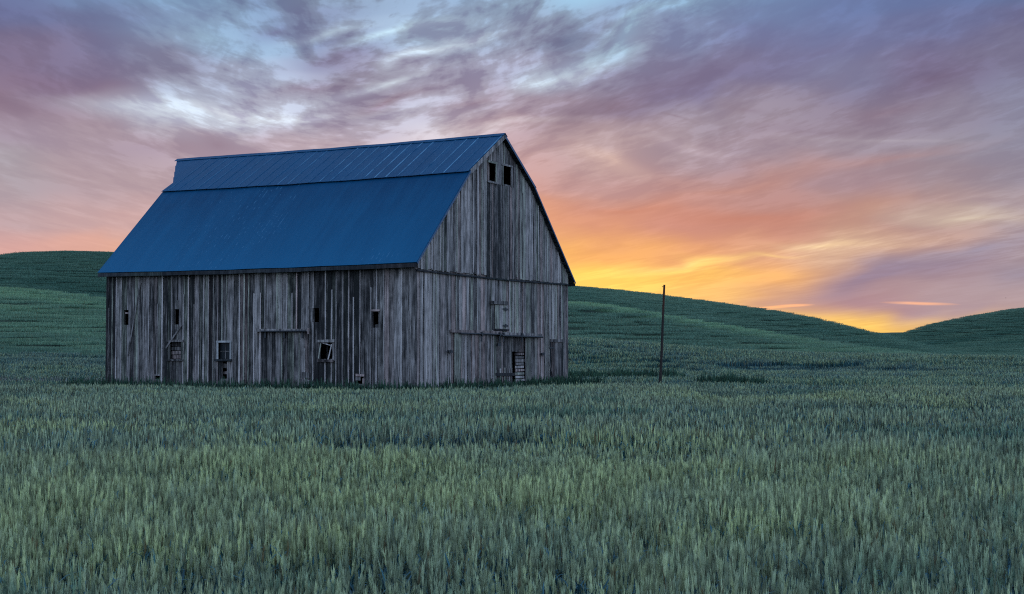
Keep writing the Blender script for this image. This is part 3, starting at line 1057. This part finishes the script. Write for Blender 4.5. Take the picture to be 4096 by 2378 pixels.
def siding(mb, F, a0, a1, bot, top, holes, pitch, tone_fn, batten=.75, d=0.0, gap=.020, rag=.04, btone=.72):
    a = a0
    sc_h = sorted(holes)
    while a < a1 - .02:
        wd = min(pitch * random.uniform(.72, 1.28), a1 - a)
        if a1 - a - wd < .08: wd = a1 - a
        # cut the board on hole edges
        cuts = sorted({a, a + wd} | {h[0] for h in sc_h if a < h[0] < a + wd} | {h[1] for h in sc_h if a < h[1] < a + wd})
        tone = tone_fn(a + wd / 2)
        seed = random.random()
        dd = d + random.uniform(0, .014)
        rg_ = random.uniform(-rag, rag)
        for i in range(len(cuts) - 1):
            c0, c1 = cuts[i], cuts[i + 1]
            if c1 - c0 < .012: continue
            mid = (c0 + c1) / 2
            g0 = gap if i == 0 else 0.0
            segs = [(bot + rg_, None)]
            hs_ = sorted([(h[2], h[3]) for h in sc_h if h[0] - 1e-4 <= mid <= h[1] + 1e-4])
            z0 = bot + rg_
            for hb_, ht_ in hs_ + [(None, None)]:
                if hb_ is None:
                    t0, t1 = top(c0 + g0), top(c1)
                    if min(t0, t1) > z0 + .03:
                        slab(mb, F, c0 + g0, c1, z0, z0, t0, t1, dd, dd + .024, tone, seed)
                else:
                    if hb_ > z0 + .02:
                        slab(mb, F, c0 + g0, c1, z0, z0, min(hb_, top(c0 + g0)), min(hb_, top(c1)), dd, dd + .024, tone, seed)
                    z0 = max(z0, ht_)
        # batten over the joint
        if random.random() < batten and a > a0 + .1:
            bw = random.uniform(.045, .075)
            b0, b1 = a - bw / 2, a + bw / 2
            blk = sorted([(h[2], h[3]) for h in sc_h if h[0] < b1 and h[1] > b0])
            z0 = bot + random.uniform(-.05, .12)
            bt = btone + random.uniform(-.28, .25)
            sd_ = random.random()
            broken = random.random() < .18
            ztop_lim = top(a) - (random.uniform(.3, 2.0) if broken else .0)
            shf = random.uniform(-.012, .012)
            for hb_, ht_ in blk + [(None, None)]:
                e_ = ztop_lim if hb_ is None else min(hb_, ztop_lim)
                if e_ > z0 + .08:
                    slab(mb, F, b0, b1, z0, z0, min(e_, top(b0)), min(e_, top(b1)), d + .040, d + .062, bt, sd_, shf)
                if ht_ is not None: z0 = max(z0, ht_)
        a += wd


BOT = GZ - .05
EV_L, EV_R = 4.888, 4.708
PROF = [(-.367, 4.888), (3.968, 9.014), (7.109, 10.936), (10.091, 8.974), (14.55, 4.708)]   # roof line (x, z)


def roof_z(v):
    return float(np.interp(v, [p[0] for p in PROF], [p[1] for p in PROF]))


# -- long wall facing the viewer
holesL = [(14.81, 15.07, 2.54, 3.20), (11.94, 12.19, 2.53, 3.20), (4.56, 4.84, 2.57, 3.15), (1.67, 1.95, 2.32, 2.98),
          (11.78, 12.41, 1.03, 1.77), (9.13, 9.75, 1.04, 1.75), (3.89, 4.49, 1.06, 1.72),
          (12.98, 13.25, .14, .31), (9.30, 9.55, .20, .95), (2.38, 2.70, .06, .36), (5.09, 7.47, -3, 2.15)]
random.seed(21)


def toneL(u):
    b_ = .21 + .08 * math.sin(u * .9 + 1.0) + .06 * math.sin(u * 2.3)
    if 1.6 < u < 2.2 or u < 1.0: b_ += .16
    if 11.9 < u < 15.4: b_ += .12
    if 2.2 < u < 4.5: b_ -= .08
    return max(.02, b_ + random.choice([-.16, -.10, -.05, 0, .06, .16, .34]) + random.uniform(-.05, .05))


mb = MB()
siding(mb, FL, 0.0, BL, BOT, lambda u: 4.98, holesL, .285, toneL, .85, btone=.66)
mb.build('side_wall', M['wood'], barn, 'long dark board wall with pale battens')
# -- near gable: lower wall with door opening, upper wall standing a little proud
random.seed(33)
holesG = [(6.70, 9.65, -2, 2.08)]


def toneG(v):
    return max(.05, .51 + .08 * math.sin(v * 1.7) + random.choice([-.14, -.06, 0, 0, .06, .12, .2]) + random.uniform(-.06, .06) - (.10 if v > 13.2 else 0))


mb = MB()
siding(mb, FG, 0.02, BW, BOT, lambda v: 4.74, holesG, .30, toneG, .62, btone=.68)
mb.build('gable_wall', M['wood'], barn)
mb = MB()
holesU = [(5.91, 6.61, 8.80, 9.58), (7.32, 8.10, 8.79, 9.60)]


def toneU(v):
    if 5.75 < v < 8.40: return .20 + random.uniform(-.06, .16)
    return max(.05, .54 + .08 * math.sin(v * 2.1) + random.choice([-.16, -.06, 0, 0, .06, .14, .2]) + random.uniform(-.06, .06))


siding(mb, FG, 0.05, 5.79, 4.66, lambda v: roof_z(v) - .06, [], .27, toneU, .55, d=.07, btone=.66, rag=.02)
siding(mb, FG, 5.79, 8.36, 8.72, lambda v: roof_z(v) - .10, holesU, .22, lambda v: .36 + random.uniform(-.1, .14), .3, d=.07, btone=.6, rag=.0)
siding(mb, FG, 8.36, BW - .03, 4.62, lambda v: roof_z(v) - .06, [], .27, toneU, .55, d=.07, btone=.66, rag=.02)
mb.build('upper_gable', M['wood'], barn)
mb = MB()
siding(mb, FG, 5.80, 8.35, 4.58, lambda v: 8.71, [], .24, lambda v: .24 + random.uniform(-.14, .22), .45, d=.078, btone=.42, rag=.03)
mb.build('hay_door', M['wood'], barn, 'tall dark stained hay door panel')
mb = MB()
for i in range(9):                                   # drip board under the upper gable, slightly wavy
    v0, v1 = i * BW / 9 + .02, (i + 1) * BW / 9
    za, zb_ = 4.63 - .05 * math.sin(v0 / BW * math.pi), 4.63 - .05 * math.sin(v1 / BW * math.pi)
    slab(mb, FG, v0, v1, za - .07, zb_ - .07, za, zb_, .03, .12, .25)
mb.build('drip_board', M['wood_dark'], barn)
# -- far walls
random.seed(5)
mb = MB(); siding(mb, FB, 0, BL, BOT, lambda u: 4.80, [], .4, lambda u: .3, 0, gap=0); mb.build('side_wall', M['wood'], barn)
mb = MB(); siding(mb, FE, 0, BW, BOT, lambda v: roof_z(v) - .10, [], .4, lambda v: .3, 0, gap=0); mb.build('gable_wall', M['wood'], barn)
for lo, hi, tn in (((-.045, -.05, BOT), (.095, -.015, 4.6), .35), ((BW - .09, -.05, BOT), (BW + .05, -.015, 4.6), .3),
                   ((-.075, -.045, BOT), (-.042, .12, 4.86), .4), ((-.075, BL - .12, BOT), (-.042, BL + .02, 4.86), .12)):
    mb = MB(); mb.box(lo, hi, tn); mb.build('corner_board', M['wood'], barn)
mb = MB(); mb.box((.05, .05, GZ + .01), (BW - .05, BL - .05, GZ + .06)); mb.build('barn_floor', M['earth'], barn)

# -- roof
U0, U1 = -.306, 16.353
HOOD = 18.26
upv = []


def sagz(u):
    k = max(0.0, min(1.0, (u - U0) / (U1 - U0)))
    return -.055 * math.sin(k * math.pi) + .010 * math.sin(u * 1.9) * math.sin(k * math.pi)


def slope(name, p0, p1, u0, u1a, u1b, notch, mat, rib, wear_glint_fn, lift=0.0, sag=0.0):
    """sheet from eave/break p0 to p1 (x,z), with raised ribs; far edge from u1a at p0 to u1b at p1"""
    mb_ = MB()
    ex, ez = p1[0] - p0[0], p1[1] - p0[1]
    Ls = math.hypot(ex, ez)
    nx, nz = -ez / Ls, ex / Ls
    if nz < 0: nx, nz = -nx, -nz

    def P(u, t_, h):
        dz_ = sagz(u)
        return (p0[0] + ex * t_ + nx * (h + lift), u, p0[1] + ez * t_ + nz * (h + lift) + dz_)

    def uend(t_):
        if u1b <= u1a or t_ < notch: return u1a
        return lerp(u1a, u1b, (t_ - notch) / (1 - notch))
    ts = [0, notch, .42, .6, .8, 1.0] if u1b > u1a else [0, .25, .5, .75, 1.0]
    nU = 18
    us = [lerp(u0, u1a, i / nU) for i in range(nU + 1)]
    for i in range(nU):
        for k in range(len(ts) - 1):
            a_, b_ = ts[k], ts[k + 1]
            mb_.hexa([P(us[i], a_, -.02), P(us[i + 1], a_, -.02), P(us[i + 1], b_, -.02), P(us[i], b_, -.02),
                      P(us[i], a_, 0), P(us[i + 1], a_, 0), P(us[i + 1], b_, 0), P(us[i], b_, 0)], 0.0)
    if u1b > u1a:
        for k in range(1, len(ts) - 1):
            a_, b_ = ts[k], ts[k + 1]
            ea, eb = uend(a_), uend(b_) + random.uniform(-.05, .05) * (k < len(ts) - 2)
            mb_.hexa([P(u1a, a_, -.02), P(max(ea, u1a + .01), a_, -.02), P(eb, b_, -.02), P(u1a, b_, -.02),
                      P(u1a, a_, 0), P(max(ea, u1a + .01), a_, 0), P(eb, b_, 0), P(u1a, b_, 0)], 0.0)
    u = u0 + .02
    while u < u1a - .03:
        wf = wear_glint_fn(u)
        w2, hh = rib
        mb_.hexa([P(u, .004, .002), P(u + w2, .004, .002), P(u + w2, .996, .002), P(u, .996, .002),
                  P(u + w2 * .25, .004, hh), P(u + w2 * .75, .004, hh), P(u + w2 * .75, .996, hh), P(u + w2 * .25, .996, hh)], wf)
        u += wear_glint_fn.pitch
    o = mb_.build(name, mat, barn, extra='wear_glint')
    return o


def wf_up(u):
    return random.choice([.2, .5, .8, 1.0, 1.0, .9]) * min(1, .35 + .65 * max(0, (11.5 - u) / 6))


wf_up.pitch = .58


def wf_lo(u):
    return 0.0


wf_lo.pitch = 99
random.seed(9)
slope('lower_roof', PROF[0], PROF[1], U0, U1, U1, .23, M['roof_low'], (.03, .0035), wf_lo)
ext = .05
p0 = (lerp(PROF[1][0], PROF[2][0], -ext), lerp(PROF[1][1], PROF[2][1], -ext))
slope('upper_roof', p0, PROF[2], U0, U1, HOOD, .25, M['roof_up'], (.07, .014), wf_up, lift=.035)
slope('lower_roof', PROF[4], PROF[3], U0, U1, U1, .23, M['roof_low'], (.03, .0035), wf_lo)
p0 = (lerp(PROF[3][0], PROF[2][0], -ext), lerp(PROF[3][1], PROF[2][1], -ext))
slope('upper_roof', p0, PROF[2], U0, U1, HOOD, .25, M['roof_up'], (.07, .014), wf_up, lift=.035)
mb = MB()
rx, rz = PROF[2]
NR = 12
for i in range(NR):
    y0, y1 = lerp(U0 - .03, HOOD, i / NR), lerp(U0 - .03, HOOD, (i + 1) / NR)
    r0, r1 = rz + .003 * (i % 2) + sagz(y0), rz + .003 * (i % 2) + sagz(y1)
    mb.hexa([(rx - .22, y0, r0 - .075), (rx, y0, r0 + .055), (rx, y1, r1 + .055), (rx - .22, y1, r1 - .075),
             (rx - .22, y0, r0 - .06), (rx, y0, r0 + .075), (rx, y1, r1 + .075), (rx - .22, y1, r1 - .06)], .0)
    mb.hexa([(rx + .001, y0, r0 + .055), (rx + .22, y0, r0 - .085), (rx + .22, y1, r1 - .085), (rx + .001, y1, r1 + .055),
             (rx + .001, y0, r0 + .075), (rx + .22, y0, r0 - .07), (rx + .22, y1, r1 - .07), (rx + .001, y1, r1 + .075)], .0)
mb.build('ridge_cap', M['roof_up'], barn, extra='wear_glint')
# eave boards and rafter tails
for (pp, qq, sgn) in ((PROF[0], PROF[1], 1), (PROF[4], PROF[3], -1)):
    mb = MB()
    xa_ = pp[0] + .005 * sgn - (.0 if sgn > 0 else .035)
    for k in range(9):
        y0, y1 = lerp(U0 + .02, U1 - .02, k / 9), lerp(U0 + .02, U1 - .02, (k + 1) / 9)
        za, zb_ = pp[1] + sagz(y0), pp[1] + sagz(y1)
        dn_ = random.uniform(.175, .20)
        mb.hexa([(xa_, y0, za - dn_), (xa_ + .035, y0, za - dn_), (xa_ + .035, y1, zb_ - dn_), (xa_, y1, zb_ - dn_),
                 (xa_, y0, za - .035), (xa_ + .035, y0, za - .035), (xa_ + .035, y1, zb_ - .035), (xa_, y1, zb_ - .035)], random.uniform(.15, .5))
    mb.build('eave_board', M['wood_dark'], barn)
for k in range(27):
    mb = MB()
    u = .05 + k * (BL - .1) / 26
    mb.hexa([(-.325, u - .025, 4.70), (.02, u - .025, 5.02), (.02, u + .025, 5.02), (-.325, u + .025, 4.70),
             (-.325, u - .025, 4.83), (.02, u - .025, 5.15), (.02, u + .025, 5.15), (-.325, u + .025, 4.83)], .2)
    mb.build('rafter', M['wood_dark'], barn)
# sheathing boards under the roof, seen from below at the gable overhang
mb = MB()
for i in range(4):
    (xa, za), (xb, zb_) = PROF[i], PROF[i + 1]
    Ls = math.hypot(xb - xa, zb_ - za)
    n = int(Ls / .24)
    nx, nz = -(zb_ - za) / Ls, (xb - xa) / Ls
    if nz < 0: nx, nz = -nx, -nz
    for k in range(n):
        t0, t1 = (k + .08) / n, (k + .80) / n
        q0 = (lerp(xa, xb, t0) - nx * .115, lerp(za, zb_, t0) - nz * .115)
        q1 = (lerp(xa, xb, t1) - nx * .115, lerp(za, zb_, t1) - nz * .115)
        y0 = U0 + .03 + random.uniform(0, .02)
        mb.hexa([(q0[0], y0, q0[1]), (q1[0], y0, q1[1]), (q1[0], BL + .2, q1[1]), (q0[0], BL + .2, q0[1]),
                 (q0[0] + nx * .025, y0, q0[1] + nz * .025), (q1[0] + nx * .025, y0, q1[1] + nz * .025), (q1[0] + nx * .025, BL + .2, q1[1] + nz * .025), (q0[0] + nx * .025, BL + .2, q0[1] + nz * .025)], random.uniform(.15, .7))
mb.build('roof_sheathing', M['wood_dark'], barn)
# rake boards on the near gable edge
for i in range(4):
    (xa, za), (xb, zb_) = PROF[i], PROF[i + 1]
    Ls = math.hypot(xb - xa, zb_ - za)
    nx, nz = -(zb_ - za) / Ls, (xb - xa) / Ls
    if nz < 0: nx, nz = -nx, -nz
    hh = .17 if i == 1 else .10
    mb = MB()
    lf = .010 if i in (1, 2) else -.022
    mb.hexa([(xa + nx * lf, U0 - .022, za + nz * lf), (xb + nx * lf, U0 - .022, zb_ + nz * lf), (xb + nx * lf, U0 + .006, zb_ + nz * lf), (xa + nx * lf, U0 + .006, za + nz * lf),
             (xa - nx * hh, U0 - .022, za - nz * hh), (xb - nx * hh, U0 - .022, zb_ - nz * hh), (xb - nx * hh, U0 + .006, zb_ - nz * hh), (xa - nx * hh, U0 + .006, za - nz * hh)], .55 if i == 1 else .2)
    mb.build('rake_board', M['trim'] if i in (0, 2, 3) else M['wood'], barn)


# -- openings and their fittings on the long wall
def frame(mb_, F, a0, a1, z0, z1, w_, d0, d1, tone, header=0.0):
    slab(mb_, F, a0 - w_, a0, z0 - w_, z0 - w_, z1, z1, d0, d1, tone)
    slab(mb_, F, a1, a1 + w_, z0 - w_, z0 - w_, z1, z1, d0, d1, tone + .05)
    slab(mb_, F, a0 - w_ - header, a1 + w_ + header, z1, z1, z1 + w_, z1 + w_, d0, d1 + .01, tone + .08)


random.seed(44)
# narrow vents
for (a0, a1, z0, z1, head) in ((14.81, 15.07, 2.54, 3.20, 0), (11.94, 12.19, 2.53, 3.20, 0), (4.56, 4.84, 2.57, 3.15, 0), (1.67, 1.95, 2.32, 2.98, 1)):
    mb = MB()
    slab(mb, FL, a0 - .03, a0, z0 - .02, z0 - .02, z1, z1, -.05, .030, .22)
    slab(mb, FL, a1, a1 + .03, z0 - .02, z0 - .02, z1, z1, -.05, .034, .28)
    v_ = mb.build('vent', M['wood'], barn)
    if head:
        mb = MB(); slab(mb, FL, a0 - .07, a1 + .08, z1, z1, z1 + .075, z1 + .08, .0, .07, .7); mb.build('header', M['wood'], v_)
        mb = MB(); slab(mb, FL, a0 + .02, a1 - .03, z0 - .01, z0 - .01, z0 + .16, z0 + .12, -.10, -.07, .25); mb.build('board', M['wood'], v_)
    if a0 > 14:
        mb = MB(); slab(mb, FL, a0, a1, 3.03, 3.03, 3.10, 3.10, -.04, -.015, .55); mb.build('slat', M['wood'], v_)
# boarded window
mb = MB(); frame(mb, FL, 11.78, 12.41, 1.03, 1.77, .10, .03, .075, .30, .04)
win = mb.build('window', M['wood'], barn, 'small window closed with horizontal boards')
mb = MB()
for k in range(4):
    slab(mb, FL, 11.80, 12.40, 1.05 + k * .18, 1.05 + k * .18, 1.21 + k * .18, 1.20 + k * .18, -.07, -.045, (.42, .5, .18, .12)[k])
mb.build('boards', M['wood'], win)
mb = MB(); slab(mb, FL, 11.66, 12.56, .95, .95, 1.01, 1.01, .0, .12, .2); mb.build('sill', M['wood'], win)
# four-pane window
mb = MB(); frame(mb, FL, 9.13, 9.75, 1.04, 1.74, .085, .03, .08, .68, .02)
win = mb.build('window', M['wood_pale'], barn, 'small pale framed window with four dirty panes')
mb = MB(); slab(mb, FL, 9.14, 9.74, 1.05, 1.05, 1.73, 1.73, -.06, -.05, .5); mb.build('pane', M['glass'], win)
mb = MB()
slab(mb, FL, 9.425, 9.455, 1.05, 1.05, 1.73, 1.73, -.05, -.03, .35)
slab(mb, FL, 9.14, 9.424, 1.36, 1.36, 1.385, 1.385, -.05, -.03, .35)
slab(mb, FL, 9.456, 9.74, 1.36, 1.36, 1.385, 1.385, -.05, -.03, .35)
mb.build('muntin', M['wood'], win)
mb = MB(); slab(mb, FL, 9.0, 9.92, .95, .95, 1.035, 1.035, .0, .13, .2); mb.build('sill', M['wood_dark'], win)
# broken window, its sash hanging askew
mb = MB()
slab(mb, FL, 3.77, 4.60, 1.74, 1.74, 1.86, 1.84, .03, .13, .55)
slab(mb, FL, 3.76, 3.88, .98, .98, 1.735, 1.735, .03, .075, .45)
slab(mb, FL, 4.50, 4.60, .98, .98, 1.735, 1.735, .03, .07, .3)
win = mb.build('window', M['wood'], barn, 'broken open window with its sash hanging askew')
mb = MB()
mb.bar(FL(4.56, 1.08, .04), FL(4.44, 1.70, .06), .045, .03, (-1, 0, 0), .8)
mb.bar(FL(4.09, 1.00, .05), FL(3.90, 1.66, .06), .05, .03, (-1, 0, 0), .85)
mb.bar(FL(4.35, 1.72, .065), FL(3.90, 1.60, .065), .045, .025, (-1, 0, 0), .75)
mb.bar(FL(4.16, 1.04, .01), FL(4.16, 1.62, .02), .02, .015, (-1, 0, 0), .4)
mb.build('sash', M['wood'], win)
mb = MB(); slab(mb, FL, 3.80, 4.58, .93, .93, 1.03, 1.05, .02, .12, .25); mb.build('sill', M['wood'], win)
# loose diagonal boards
mb = MB(); mb.bar(FL(14.10, 4.40, .07), FL(14.80, 1.14, .07), .065, .02, (-1, 0, 0), .45); mb.build('loose_board', M['wood'], barn, 'long thin board nailed slantwise')
mb = MB(); mb.bar(FL(11.74, 2.51, .08), FL(12.61, 1.50, .09), .07, .02, (-1, 0, 0), .36); mb.build('loose_board', M['wood'], barn, 'short slanting board above the boarded window')
# sliding door on the long wall
mb = MB()
siding(mb, FL, 5.06, 7.50, BOT, lambda u: 2.17, [], .27, lambda u: toneL(u), .85, d=.012, btone=.64, rag=.05)
sdoor = mb.build('sliding_door', M['wood'], barn, 'board sliding door of the long wall')
mb = MB(); slab(mb, FL, 4.98, 7.63, 2.19, 2.19, 2.30, 2.31, .05, .15, .55); mb.build('door_rail', M['wood'], sdoor)
mb = MB(); mb.tube([FL(5.12, 2.205, .185), FL(7.40, 2.205, .185)], .03, 8); mb.build('track', M['iron'], sdoor)
for u in (7.26, 6.28, 5.35):
    mb = MB(); slab(mb, FL, u - .045, u + .045, 1.93, 1.93, 2.17, 2.17, .080, .10, .2); mb.build('hanger', M['iron'], sdoor)
mb = MB(); slab(mb, FL, 7.635, 7.70, 2.10, 2.10, 2.33, 2.33, .04, .17, .6); mb.build('rail_block', M['wood'], sdoor)
mb = MB(); slab(mb, FL, 4.96, 5.05, 2.08, 2.08, 2.33, 2.33, .155, .17, .5); mb.build('rail_block', M['wood'], sdoor)
# low holes and patches
for q in ((12.96, 13.28, .30, .30, .36, .35, .03, .06, .5), (12.95, 13.30, .02, .02, .12, .14, .03, .07, .4),
          (5.0, 5.42, .25, .28, .50, .52, .078, .10, .35), (4.98, 5.40, .02, .0, .20, .23, .078, .10, .55),
          (2.33, 2.74, .36, .36, .44, .47, .04, .075, .6), (2.52, 2.74, .2, .2, .33, .33, .03, .06, .5), (2.33, 2.42, -.1, -.1, .30, .28, .03, .06, .6),
          (9.32, 9.53, .40, .40, .52, .50, -.06, -.03, .5), (9.31, 9.54, .66, .66, .84, .84, -.07, -.04, .25)):
    mb = MB(); slab(mb, FL, *q); mb.build('patch_board', M['wood'], barn)

# -- fittings of the near gable
for (a0, a1, z0, z1) in ((5.91, 6.61, 8.80, 9.58), (7.32, 8.10, 8.79, 9.60)):
    mb = MB(); frame(mb, FG, a0, a1, z0, z1, .085, .075, .135, .5, .03)
    win = mb.build('window', M['wood'], barn, 'open black loft window under the ridge')
    if a0 < 6:
        mb = MB(); slab(mb, FG, a0 - .10, a1 + .12, z0 - .10, z0 - .10, z0 - .03, z0 - .03, .06, .17, .5); mb.build('sill', M['wood'], win)
        mb = MB(); slab(mb, FG, 6.30, 6.40, z0, z0, z1, z1, -.12, -.08, .5); mb.build('post', M['wood'], win)
# hatch
mb = MB()
for k, (a0, a1) in enumerate(((6.60, 6.98), (7.01, 7.36), (7.38, 7.62))):
    slab(mb, FG, a0, a1, 2.36, 2.36, 3.41, 3.41, .07, .098, (.62, .70, .55)[k])
hatch = mb.build('hatch', M['wood'], barn, 'small pale board hatch with a heavy header')
mb = MB(); slab(mb, FG, 6.25, 7.72, 3.42, 3.43, 3.57, 3.58, .05, .15, .28); mb.build('header', M['wood'], hatch)
mb = MB(); slab(mb, FG, 7.63, 7.87, 2.35, 2.35, 3.41, 3.41, .06, .09, .62); mb.build('frame', M['wood'], hatch)
mb = MB(); slab(mb, FG, 6.30, 6.54, 2.30, 2.30, 3.41, 3.41, .03, .06, .22); mb.build('frame', M['wood'], hatch)
mb = MB(); slab(mb, FG, 6.56, 7.87, 2.28, 2.28, 2.34, 2.34, .06, .14, .1); mb.build('sill', M['wood_dark'], hatch)
for z in (3.23, 2.50):
    mb = MB(); slab(mb, FG, 7.30, 7.80, z - .035, z - .035, z + .035, z + .035, .102, .12, .2); slab(mb, FG, 7.50, 7.62, z - .08, z - .08, z + .08, z + .08, .121, .13, .2); mb.build('hinge', M['iron'], hatch)
# rail, sliding door and the recessed doorway
mb = MB()
siding(mb, FG, 2.99, 6.70, BOT, lambda v: 2.12, [], .29, toneG, .5, d=.075, btone=.66, rag=.03)
gdoor = mb.build('sliding_door', M['wood'], barn, 'board sliding door of the gable wall')
mb = MB(); slab(mb, FG, 2.70, 7.10, 2.15, 2.13, 2.27, 2.25, .05, .17, .45); slab(mb, FG, 7.11, 11.1, 2.10, 2.06, 2.21, 2.17, .05, .19, .45); mb.build('door_rail', M['wood'], gdoor)
mb = MB(); mb.tube([FG(3.3, 2.12, .22), FG(7.1, 2.10, .22)], .035, 8); mb.tube([FG(7.0, 2.05, .235), FG(11.05, 2.02, .235)], .04, 8); mb.build('track', M['iron'], gdoor)
for v in (5.15, 6.80, 7.15, 8.95):
    mb = MB(); slab(mb, FG, v - .05, v + .05, 1.78, 1.78, 2.20, 2.20, .20, .225, .2); mb.tube([FG(v, 2.10, .19), FG(v, 2.10, .27)], .075, 10); mb.build('hanger', M['iron'], gdoor)
mb = MB(); slab(mb, FG, 6.68, 6.98, 1.60, 1.60, 1.72, 1.74, .13, .20, .2); mb.build('latch', M['iron'], gdoor)
random.seed(71)
mb = MB()
siding(mb, FG, 6.71, 8.47, BOT, lambda v: 2.075, [], .22, lambda v: .26 + random.uniform(-.10, .22), .4, d=-.06, btone=.45)
siding(mb, FG, 8.72, 9.64, 1.34, lambda v: 2.075, [], .22, lambda v: .26 + random.uniform(-.08, .18), .4, d=-.05, btone=.4, rag=0)
siding(mb, FG, 8.46, 8.72, 1.36, lambda v: 2.075, [], .26, lambda v: .3, .0, d=-.07, rag=0)
mb.build('inner_door', M['wood'], barn, 'dark greenish board door set back in the doorway')
mb = MB()
random.seed(13)
for k in range(10):
    z = 1.30 - k * .148
    slab(mb, FG, 8.73, 9.58 + random.uniform(-.03, .05), z - .115, z - .115 + random.uniform(-.01, .02), z, z + random.uniform(-.02, .012), -.03, .005, random.uniform(.50, .82) if k > 1 else .3)
slab(mb, FG, 8.80, 8.88, BOT, BOT, 1.30, 1.30, -.07, -.035, .1); slab(mb, FG, 9.40, 9.48, BOT, BOT, 1.30, 1.30, -.07, -.035, .1)
mb.build('slatted_panel', M['wood'], barn, 'panel of horizontal pale slats closing the doorway')
mb = MB()
for k in range(8):
    v = 6.70 + k * .215
    slab(mb, FG, v, v + random.uniform(.09, .14), -.5, -.5, random.uniform(.56, .66), random.uniform(.54, .66), .03, .055, random.uniform(.30, .70))
gate = mb.build('picket_gate', M['wood'], barn, 'low gate of short pickets at the doorway foot')
mb = MB(); slab(mb, FG, 6.62, 8.44, .29, .27, .42, .40, .06, .11, .2); mb.build('rail', M['wood_dark'], gate)
# small door by the right corner
mb = MB()
for k, (a0, a1) in enumerate(((12.27, 12.62), (12.63, 13.02), (13.03, 13.46))):
    slab(mb, FG, a0, a1, BOT, BOT, 1.79, 1.79, .068, .095, (.28, .38, .26)[k])
md_ = mb.build('door', M['wood'], barn, 'small board door at the right corner')
mb = MB(); slab(mb, FG, 12.18, 13.54, 1.80, 1.80, 1.935, 1.935, .05, .13, .3); mb.build('header', M['wood'], md_)
mb = MB(); slab(mb, FG, 12.16, 12.255, BOT, BOT, 1.795, 1.795, .068, .075, .02); mb.build('frame', M['wood_dark'], md_)
mb = MB(); slab(mb, FG, 13.47, 13.53, BOT, BOT, 1.795, 1.795, .068, .10, .1); mb.build('frame', M['wood_dark'], md_)
for z in (1.53, .15):
    mb = MB(); slab(mb, FG, 12.06, 12.52, z - .04, z - .04, z + .04, z + .04, .10, .118, .2); mb.build('hinge', M['iron'], md_)
mb = MB(); mb.bar(FG(12.05, .90, .08), FG(12.50, -.5, .20), .05, .02, (0, -1, 0), .35); mb.build('prop_stick', M['wood'], md_)
for (v, z) in ((2.63, 1.37), (11.30, 1.24)):
    mb = MB(); slab(mb, FG, v - .18, v + .18, z - .04, z - .05, z + .05, z + .03, .09, .15, .2); slab(mb, FG, v - .06, v + .10, z - .075, z - .075, z + .07, z + .07, .151, .165, .2); mb.build('latch', M['iron'], barn)

# ------------------------------------------------------------------ pole, bird
m, t, b = principled('pole_wood', .9, .1)
ob = t.n('ShaderNodeTexCoord').outputs['Object']
g1 = t.noise(t.mapping(ob, scale=(22, 22, .8)), 1.0, 5, .6)[0]
c = t.mix(g1, (.012, .010, .009, 1), (.055, .040, .032, 1))
_, _, zz_ = t.sep(ob)
t.put(b.inputs['Base Color'], t.mix(t.maprange(zz_, 3.6, 4.6), c, (.06, .022, .014, 1)))
M['pole'] = m
PX, PY = 7.20, 69.5
pz = float(terrain(np.array([PX]), np.array([PY]))[0])
mb = MB()
pts = []
for k in range(9):
    s = k / 8
    pts.append((.30 * s + .015 * math.sin(s * 5), .0, -.3 + s * (CAMZ + PY * (HOR - 1140) / FPX - pz + .3)))
ztop = pts[-1][2]
mb.tube(pts, [lerp(.075, .050, k / 8) + (.012 if k < 2 else 0) for k in range(9)], 12)
pole = mb.build('pole', M['pole'])
pole.location = (PX, PY, pz)
tag(pole, 'bare dark wooden pole leaning slightly, alone in the field right of the barn', 'pole')
mb = MB()
xt = pts[-1][0]
mb.tube([(xt - .03, 0, ztop - .10), (xt - .10, 0, ztop - .10), (xt - .115, 0, ztop - .07)], .018, 8)
mb.build('peg', M['pole'], pole)

m, t, b = principled('bird', .8, .1); b.inputs['Base Color'].default_value = (.012, .012, .014, 1)
pb = MB()
pb.tube([(-.22, 0, 0), (-.12, 0, .01), (.05, 0, .02), (.17, 0, .03), (.24, 0, .02)], [.01, .05, .075, .05, .012], 8)
nb = len(pb.v)
for sgn in (-1, 1):
    pb.hexa([(-.06, .04 * sgn, .03), (.08, .04 * sgn, .03), (.06, .26 * sgn, .12), (-.06, .26 * sgn, .11),
             (-.06, .04 * sgn, .045), (.08, .04 * sgn, .045), (.06, .26 * sgn, .132), (-.06, .26 * sgn, .122)])
    pb.hexa([(-.06, .261 * sgn, .11), (.06, .261 * sgn, .12), (-.03, .55 * sgn, .09), (-.08, .55 * sgn, .09),
             (-.06, .261 * sgn, .122), (.06, .261 * sgn, .132), (-.03, .55 * sgn, .096), (-.08, .55 * sgn, .096)])
bird = pb.build('bird', m)
br = 210.0
bird.location = (br * (4024 - 2048) / FPX, br, CAMZ + br * (HOR - 1193) / FPX)
bird.rotation_euler = (0.1, 0, R(115))
bird.scale = (.34, .34, .34)
tag(bird, 'tiny dark bird flying over the hill at far right', 'bird')
